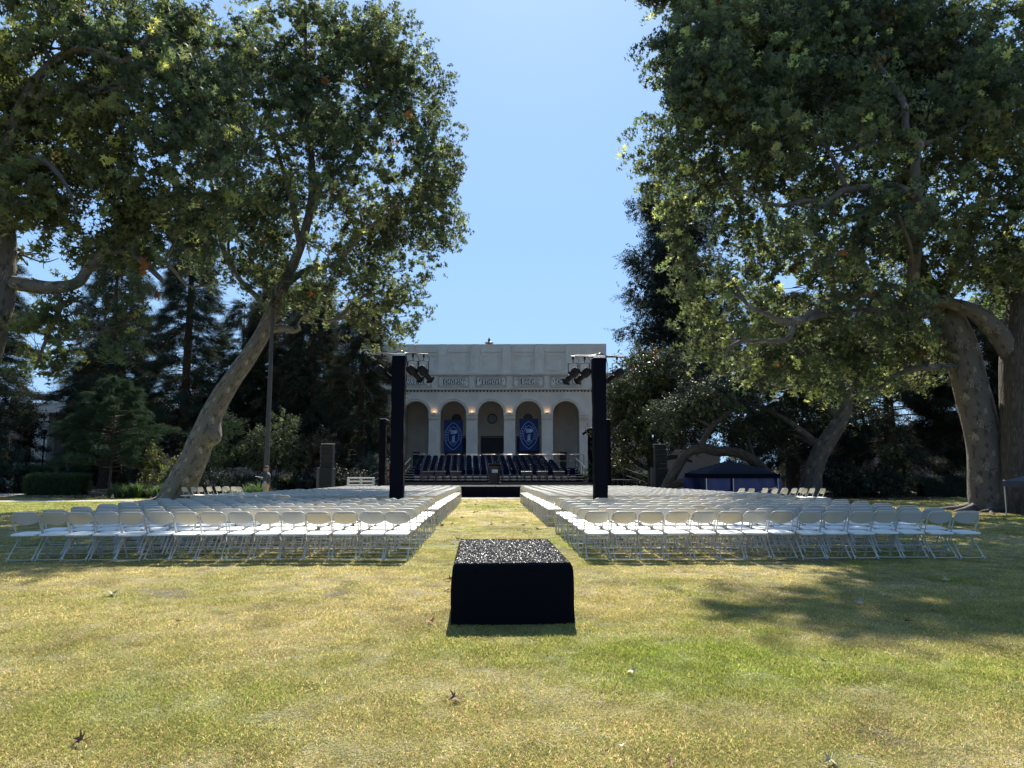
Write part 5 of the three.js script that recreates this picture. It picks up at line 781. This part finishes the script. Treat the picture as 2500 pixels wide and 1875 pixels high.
bush('shrub', 'dark tall shrub at the far left behind the hedge', 'shrub', -34.5, -49.5, [[0, 1.6, 0, 2.2, 1.8], [-2.6, 1.8, 0, 2.2, 1.9], [2.2, 1.2, 0, 1.4, 1.2]], 1300, { seed: 81, geos: GO, thr: 0.36, col: [0.018, 0.03, 0.018], light: [0.035, 0.05, 0.022], yellow: 0.01 });
function hedge(label, x, z, w, h, d, n, o = {}) { const t = thing('hedge', label, 'hedge', [x, groundY(z), z], o.turn || 0), r = rngOf(o.seed || 5), set = []; part(t, 'core', rbx(w - 0.25, h - 0.12, d - 0.25, 0, (h - 0.12) / 2, 0, 0.1), std(0.012, 0.016, 0.010, 1));
  for (let i = 0; i < n; i++) { const f = r(), p = V((r() - 0.5) * w, r() * h, (r() - 0.5) * d), dir = V((r() - 0.5) * 0.9, 0.5, (r() - 0.5) * 0.9); if (f < 0.45) { p.y = h - 0.1 + 0.12 * r(); dir.y = 1; } else if (f < 0.85) { p.z = d / 2 - 0.12 * r(); dir.z = 1; } else { p.x = (r() < 0.5 ? -1 : 1) * (w / 2 - 0.1 * r()); dir.x = Math.sign(p.x); } const q = new THREE.Quaternion().setFromUnitVectors(V(0, 1, 0), dir.normalize()), s = 0.5 + 0.4 * r(), tint = 0.6 + 0.8 * r(); set.push([new THREE.Matrix4().compose(p.add(dir.multiplyScalar(-0.15)), q, V(s, s, s)), (o.col || [0.05, 0.085, 0.02]).map((c) => c * tint)]); }
  const m = shade(new THREE.InstancedMesh(SPRAY.smallA, LEAF.syc, set.length)); m.name = 'foliage'; m.userData.kind = 'stuff'; set.forEach(([mx, c], i) => { m.setMatrixAt(i, mx); m.setColorAt(i, new THREE.Color(...c)); }); t.add(m); }
hedge('clipped hedge with a sunlit top, upper one by the far white building', -31.7, -51.5, 2.3, 1.75, 1.2, 1400, { seed: 1 });
hedge('clipped hedge with a sunlit top, lower one at the left', -27.2, -46.5, 3.5, 1.2, 1.2, 1700, { seed: 2 });
hedge('dark clipped hedge at the far left edge beyond the path', -36.0, -48.2, 6.5, 1.1, 1.3, 1300, { seed: 3, col: [0.02, 0.03, 0.014] });
hedge('long low hedge behind the lamp post', -14.5, -49.5, 7.5, 1.0, 1.0, 1800, { seed: 4, col: [0.045, 0.065, 0.02] });
hedge('low sunlit-topped hedge right of the stage under the glossy-leaved tree', 9.6, -53, 5.0, 1.25, 1.0, 1400, { seed: 5, col: [0.06, 0.085, 0.02] });
hedge('dark hedge before the columned wall at the right', 28.5, -42, 5.5, 1.05, 1.1, 1400, { seed: 6, col: [0.03, 0.045, 0.02] });
function strap(label, x, z, pts, o = {}) { const t = thing('strap_leaved_plant', label, 'plant', [x, groundY(z), z], 0), r = rngOf(o.seed || 3), m = shade(new THREE.InstancedMesh(SPRAY.strap, LEAF.syc, pts)), d = new THREE.Object3D(); m.name = 'leaves'; m.userData.kind = 'stuff'; for (let i = 0; i < pts; i++) { d.position.set((r() - 0.5) * o.w, 0, (r() - 0.5) * o.d); d.rotation.set(0, r() * 6.3, 0); const s = (o.s || 1) * (0.7 + 0.6 * r()); d.scale.set(s, s, s); d.updateMatrix(); m.setMatrixAt(i, d.matrix); m.setColorAt(i, new THREE.Color(0.05, 0.09, 0.02).multiplyScalar(0.6 + 0.8 * r())); } t.add(m); }
strap('clump of sunlit strap-leaved plants left of the leaning trunk', -19.2, -41.6, 70, { w: 4.2, d: 1.4, seed: 1 });
strap('spiky strap-leaved plant at the left end of the lower hedge', -32.6, -46, 8, { w: 0.9, d: 0.8, s: 1.4, seed: 2 });
strap('strap-leaved plant beside the last angled chair by the lamp post', -11.9, -36.6, 14, { w: 1.8, d: 0.8, s: 1.2, seed: 3 });

// ---------------------------------------------------------------- far walls and buildings seen between the trees
{
  const b = thing('white_building', 'far white building with square pillars seen between the trees at the left', 'building', [-44, -0.17, -74]);
  const wm = std(0.62, 0.60, 0.56, 0.9, { map: rep(concTex, 1) });
  part(b, 'wall', bx(22, 8, 6, -1, 4, -5), std(0.20, 0.19, 0.18, 0.9));
  for (let i = 0; i < 6; i++) part(b, 'pillar', boxUV(bx(1.5, 6.4, 1.2, -8 + i * 3.5, 4, 0.2)), wm);
  part(b, 'roof_slab', boxUV(bx(23, 1.0, 8, -1, 7.7, -3)), wm); part(b, 'terrace', boxUV(bx(23, 0.9, 4, -1, 0.45, 0)), std(0.22, 0.21, 0.20, 0.9));
  for (let i = 0; i < 5; i++) part(b, 'planter', new THREE.CylinderGeometry(0.32, 0.24, 0.7, 12).translate(-4.6 + i * 2.6, 1.25, 1.4), wm);
  const p = thing('lamp_post', 'thin black lamp post before the far white building', 'lamp post', [-34.7, -0.17, -57]); part(p, 'pole', cyl(0.05, 0.07, 4.4, 0, 2.2, 0, 8), lampBlack); part(p, 'lamp_head', new THREE.SphereGeometry(0.2, 10, 8).translate(0, 4.5, 0), lampBlack);
  const w = thing('garden_wall', 'low tan wall behind the hedge near the lamp post', 'wall', [-16.5, -0.17, -55]); part(w, 'wall', boxUV(bx(9, 1.6, 0.4, 0, 0.8, 0)), std(0.42, 0.37, 0.31, 0.9, { map: rep(concTex, 1) })); part(w, 'coping', bx(9.1, 0.12, 0.5, 0, 1.66, 0), std(0.45, 0.40, 0.34, 0.9));
  const r = thing('columned_building', 'far pinkish wall with columns behind the right-hand hedge', 'building', [37, -0.17, -58]);
  part(r, 'wall', boxUV(bx(26, 4.6, 0.5, 0, 2.3, 0)), std(0.40, 0.31, 0.27, 0.9, { map: rep(concTex, 1) }));
  for (let i = 0; i < 11; i++) part(r, 'column', cyl(0.3, 0.34, 4.4, -12 + i * 2.2, 2.2, 0.75, 12), std(0.50, 0.42, 0.37, 0.85));
  part(r, 'eave', bx(26.6, 0.4, 2.2, 0, 4.75, 0.6), std(0.30, 0.24, 0.2, 0.9));
  const q = thing('garden_wall', 'tan wall glimpsed between the loudspeaker stack and the tent', 'wall', [14.5, -0.17, -58]); part(q, 'wall', boxUV(bx(9, 3.0, 0.5, 0, 1.5, 0)), std(0.46, 0.36, 0.29, 0.9, { map: rep(concTex, 1) })); part(q, 'coping', bx(9.1, 0.14, 0.6, 0, 3.07, 0), std(0.5, 0.42, 0.35, 0.9));
  const s = thing('road_sign', 'pale back of an octagonal road sign between dark trunks at the right', 'sign', [24.9, -0.17, -48.5]); part(s, 'sign_plate', cyl(0.42, 0.42, 0.02, 0, 0, 0, 8).rotateX(Math.PI / 2).rotateZ(Math.PI / 8).translate(0, 1.75, 0), std(0.55, 0.53, 0.5, 0.5)); part(s, 'post', rod([0, 0, -0.03], [0, 2.1, -0.03], 0.03), steel);
  const far = new THREE.Group(); // the wood beyond closes the view between the trunks
  const t = thing('distant_trees', 'far-off wood filling the gaps behind the nearer trees', 'trees'); tag(t, null, null, null, 'stuff');
  const bl = []; const rr = rngOf(88); for (let i = 0; i < 34; i++) { const x = -75 + i * 4.6 + rr() * 3; if (x > -13 && x < 12) continue; bl.push([x, 2.6 + rr() * 2.5 + (x > 12 ? 1.5 : 0), -84 - rr() * 10, 3.8, 3.4 + rr() * 1.6]); }
  foliage(t, 'foliage', bl, 5200, [SPRAY.ovalA, SPRAY.smallA], LEAF.matte, { seed: 91, size: 2.4, thr: 0.36, freq: 0.4, col: [0.02, 0.03, 0.02], light: [0.05, 0.06, 0.03], yellow: 0, brown: 0 });
}
// ---------------------------------------------------------------- person by the lamp post
{
  const smin = (a, b, k) => { const h = clamp(0.5 + 0.5 * (b - a) / k); return mixf(b, a, h) - k * h * (1 - h); };
  const cap = (p, a, b, r0, r1) => { const ax = p[0] - a[0], ay = p[1] - a[1], az = p[2] - a[2], bx0 = b[0] - a[0], by0 = b[1] - a[1], bz0 = b[2] - a[2], t = clamp((ax * bx0 + ay * by0 + az * bz0) / (bx0 * bx0 + by0 * by0 + bz0 * bz0)); return Math.hypot(ax - t * bx0, ay - t * by0, az - t * bz0) - mixf(r0, r1, t); };
  const field = (bones, N, c, half, k, mat, grow = 0) => { const m = new MarchingCubes(N, mat, false, false, 90000); m.isolation = 0; for (let z = 0; z < N; z++) for (let y = 0; y < N; y++) for (let x = 0; x < N; x++) { const p = [x, y, z].map((v, i) => c[i] + (v / N * 2 - 1) * half); let d = 9; for (const b of bones) d = smin(d, cap(p, ...b), k); m.field[x + y * N + z * N * N] = -(d - grow); } m.update(); const n = m.count, g = new THREE.BufferGeometry(), P = m.positionArray.slice(0, n * 3), Nn = m.normalArray.slice(0, n * 3); for (let i = 0; i < P.length; i++) P[i] = P[i] * half + c[i % 3]; g.setAttribute('position', new THREE.Float32BufferAttribute(P, 3)); g.setAttribute('normal', new THREE.Float32BufferAttribute(Nn, 3)); return g; };
  // facing -x, weight on the right leg, one forearm raised forward
  const J = { hip: [0, 0.93, 0], chest: [0.01, 1.30, 0], neck: [0, 1.50, 0], head: [-0.03, 1.64, 0] };
  const legs = [-1, 1].flatMap((s) => [[[0, 0.92, s * 0.09], [-0.01 + s * 0.03, 0.5, s * 0.11], 0.095, 0.062], [[-0.01 + s * 0.03, 0.5, s * 0.11], [0.02 + s * 0.05, 0.09, s * 0.12], 0.06, 0.042]]);
  const feet = [-1, 1].map((s) => [[0.05 + s * 0.05, 0.05, s * 0.12], [-0.15 + s * 0.05, 0.035, s * 0.14], 0.048, 0.036]);
  const torso = [[[0, 0.95, -0.07], [0, 0.95, 0.07], 0.125, 0.125], [J.hip, J.chest, 0.13, 0.14], [[0.01, 1.36, -0.12], [0.01, 1.36, 0.12], 0.105, 0.105]];
  const arms = [[[0.01, 1.41, 0.19], [0.05, 1.13, 0.26], 0.056, 0.043], [[0.05, 1.13, 0.26], [-0.03, 0.89, 0.27], 0.041, 0.03], [[0.01, 1.41, -0.19], [-0.06, 1.15, -0.25], 0.056, 0.043], [[-0.06, 1.15, -0.25], [-0.29, 1.24, -0.2], 0.041, 0.03]];
  const hands = [[-0.04, 0.83, 0.27, 0, -1], [-0.33, 1.255, -0.19, -1, 0.1]].flatMap(([x, y, z, dx, dy]) => [[[x - dx * 0.05, y - dy * 0.05, z], [x + dx * 0.03, y + dy * 0.03, z], 0.028, 0.03], ...[-0.024, -0.008, 0.008, 0.024].map((o, i) => [[x + dx * 0.03, y + dy * 0.03, z + o], [x + dx * (0.1 - Math.abs(i - 1.4) * 0.012) - 0.015, y + dy * (0.1 - Math.abs(i - 1.4) * 0.012), z + o], 0.009, 0.008]), [[x, y, z + 0.03], [x + dx * 0.06 - 0.01, y + dy * 0.06, z + 0.045], 0.01, 0.009]]);
  const skin = std(0.32, 0.19, 0.13, 0.6), p = thing('person', 'person in a dark cap, dark shirt and tan trousers standing by the lamp post', 'person', [-9.75, groundY(-32), -32]);
  const headBones = [[[J.head[0] + 0.03, 1.68, 0], [J.head[0] + 0.01, 1.63, 0], 0.098, 0.085], [[-0.06, 1.60, 0], [-0.085, 1.565, 0], 0.055, 0.035], [[-0.125, 1.635, 0], [-0.14, 1.61, 0], 0.012, 0.017], [[0, 1.63, 0.085], [0.01, 1.66, 0.09], 0.018, 0.022], [[0, 1.63, -0.085], [0.01, 1.66, -0.09], 0.018, 0.022], [[0.02, 1.42, 0], [0, 1.57, 0], 0.06, 0.052]];
  const body = part(p, 'body', mg([field([...legs, ...feet, ...torso, ...arms], 110, [-0.05, 0.86, 0], 0.92, 0.04, skin), field(headBones, 64, [-0.02, 1.6, 0], 0.22, 0.02, skin), ...[hands.slice(0, 6), hands.slice(6)].map((h, i) => field(h, 56, i ? [-0.33, 1.26, -0.19] : [-0.04, 0.83, 0.27], 0.17, 0.008, skin))]), skin);
  part(p, 'eye', [-1, 1].map((s) => new THREE.SphereGeometry(0.011, 8, 6).translate(-0.103, 1.648, s * 0.034)), std(0.02, 0.015, 0.012, 0.3));
  part(p, 'shirt', field([...torso.map((b) => [[b[0][0], Math.max(b[0][1], 0.99), b[0][2]], ...b.slice(1)]), arms[0], arms[2]], 90, [0, 1.2, 0], 0.48, 0.05, skin, 0.02), std(0.05, 0.052, 0.06, 0.9));
  part(p, 'sleeve', [field([arms[1]], 40, [0, 1.02, 0.265], 0.26, 0.01, skin, 0.016), field([arms[3]], 40, [-0.16, 1.2, -0.22], 0.26, 0.01, skin, 0.016)], std(0.30, 0.32, 0.38, 0.85));
  part(p, 'trousers', field([...legs, torso[0]], 90, [0, 0.55, 0], 0.62, 0.05, skin, 0.022), std(0.40, 0.31, 0.19, 0.85));
  part(p, 'shoe', field(feet, 64, [-0.04, 0.06, 0], 0.3, 0.01, skin, 0.012), std(0.03, 0.03, 0.03, 0.6));
  part(p, 'cap', [new THREE.SphereGeometry(0.112, 16, 8, 0, 6.3, 0, 1.5).scale(1, 0.85, 0.95).translate(-0.005, 1.685, 0), new THREE.CylinderGeometry(0.085, 0.09, 0.012, 16).scale(1.2, 1, 0.9).rotateZ(0.12).translate(-0.085, 1.69, 0)], std(0.02, 0.02, 0.025, 0.85));
  const sheet = thing('paper', 'small pale sheet held out by the person at the lamp post', 'paper', [-10.15, groundY(-32) + 1.29, -32.19], 0.2); part(sheet, 'sheet', bx(0.28, 0.006, 0.2, 0, 0, 0).rotateZ(-0.15), std(0.6, 0.6, 0.6, 0.7));
}
// ---------------------------------------------------------------- fallen leaves
{
  const fallen = (size, seed, curl) => { const P = [], M = new THREE.Matrix4().makeRotationX(-Math.PI / 2); pushLeaf(P, 'maple', size, M, curl); for (let i = 1; i < P.length; i += 3) P[i] += 0.25 * size * (noise2(P[i - 1] * 9 / size * 0.3 + seed, P[i + 1] * 9 / size * 0.3) - 0.3); const n = P.length; for (let i = 0; i < n; i += 9) P.push(P[i], P[i + 1] - 0.002, P[i + 2], P[i + 6], P[i + 7] - 0.002, P[i + 8], P[i + 3], P[i + 4] - 0.002, P[i + 5]); const g = new THREE.BufferGeometry(); g.setAttribute('position', new THREE.Float32BufferAttribute(P, 3)); g.computeVertexNormals(); return g; };
  const L = (label, x, z, size, turn, col, tilt = 0) => { size *= z > -13 ? 0.7 : 1; const t = thing('fallen_leaf', label, 'leaf', [x, groundY(z) + 0.03, z], turn), m = part(t, 'blade', fallen(size, x, 0.5), std(...col, 0.7)); m.rotation.z = tilt; part(t, 'leaf_stem', rod([0, 0, 0], [0.01, 0.02, size * 0.5], 0.003), std(...col, 0.7)); };
  const tan = [0.33, 0.25, 0.13], orange = [0.42, 0.14, 0.02], brown = [0.15, 0.065, 0.03], pale = [0.42, 0.35, 0.2];
  L('orange fallen leaf by the far left corner of the black riser', -0.49, -10.1, 0.16, 1, orange, 0.5);
  L('pale fallen leaf just left of the riser top, nearer than the orange one', -0.47, -9.3, 0.14, 2, pale);
  L('reddish brown fallen leaf at the near left corner of the riser', -0.55, -7.4, 0.15, 0.4, [0.24, 0.07, 0.03], 0.4);
  L('pale curled fallen leaf on the bright green patch right of the riser', 1.13, -5.6, 0.11, 0.8, pale, 0.5);
  L('dark brown fallen leaf before the black riser', -0.2, -5.05, 0.12, 2.5, brown, 0.6);
  L('dark brown upright fallen leaf at the lower left of the lawn', -2.3, -4.35, 0.12, 1.2, brown, 0.9);
  L('pale fallen leaf on the left lawn below the chair row', -4.6, -9.1, 0.22, 0.3, pale);
  L('tiny white petal-like leaf at the bottom of the lawn, right of centre', 0.76, -4.15, 0.05, 0.3, [0.7, 0.66, 0.55]);
  L('pale thin twig-like leaf at the lower right of the lawn', 1.85, -3.95, 0.10, 2.2, pale, 0.7);
  L('dark red fallen leaf at the bottom edge of the lawn', 0.98, -3.95, 0.08, 2.9, [0.16, 0.05, 0.035], 0.3);
  L('pale fallen leaf in the tree shade at the right', 6.4, -9.9, 0.17, 1.9, tan, 0.5);
  L('curled grey-tan fallen leaf in the dappled shade at the right', 4.35, -8.3, 0.14, 0.9, [0.35, 0.3, 0.22], 0.6);
  L('pale fallen leaf in the aisle nearest the stage', 0.5, -25.5, 0.2, 0.4, pale);
  L('yellow fallen leaf in the middle of the aisle at the right', 1.0, -17.5, 0.17, 1.4, pale);
  L('second yellow fallen leaf in the middle of the aisle, nearer', 1.15, -15.2, 0.16, 2.4, tan);
  L('rust-coloured fallen leaf behind the right-hand chair rows', 12.9, -24.2, 0.5, 1.1, orange, 0.2);
  const r = rngOf(66), root = tag(new THREE.Group(), 'scattered fallen leaves lying on the grass and mulch', 'leaf litter', null, 'stuff'); root.name = 'leaf_litter'; scene.add(root);
  const spots = []; const sc = (n, x0, x1, z0, z1) => { for (let i = 0; i < n; i++) spots.push([mixf(x0, x1, r()), mixf(z0, z1, r())]); };
  sc(130, -30, -9.3, -41, -18); sc(260, -34, -12, -48, -40.5); sc(220, 9.5, 26, -38, -14); sc(160, 10, 30, -46, -36); sc(26, -1.2, 1.8, -38, -13); sc(14, -9, 9, -12, -4);
  const m = shade(new THREE.InstancedMesh(fallen(0.15, 4, 0.4), std(1, 1, 1, 0.8), spots.length)), d = new THREE.Object3D(); m.name = 'leaves'; m.userData.kind = 'stuff';
  spots.forEach(([x, z], i) => { d.position.set(x, groundY(z) + 0.03, z); d.rotation.set((r() - 0.5) * 0.7, r() * 6.3, (r() - 0.5) * 0.7); const s = (z > -12.5 ? 0.15 : 0.7) + 0.5 * r(); d.scale.set(s, s, s); d.updateMatrix(); m.setMatrixAt(i, d.matrix); const c = r() < 0.5 ? tan : r() < 0.5 ? pale : brown; m.setColorAt(i, new THREE.Color(...c)); }); root.add(m);
}
renderer.render(scene, camera);
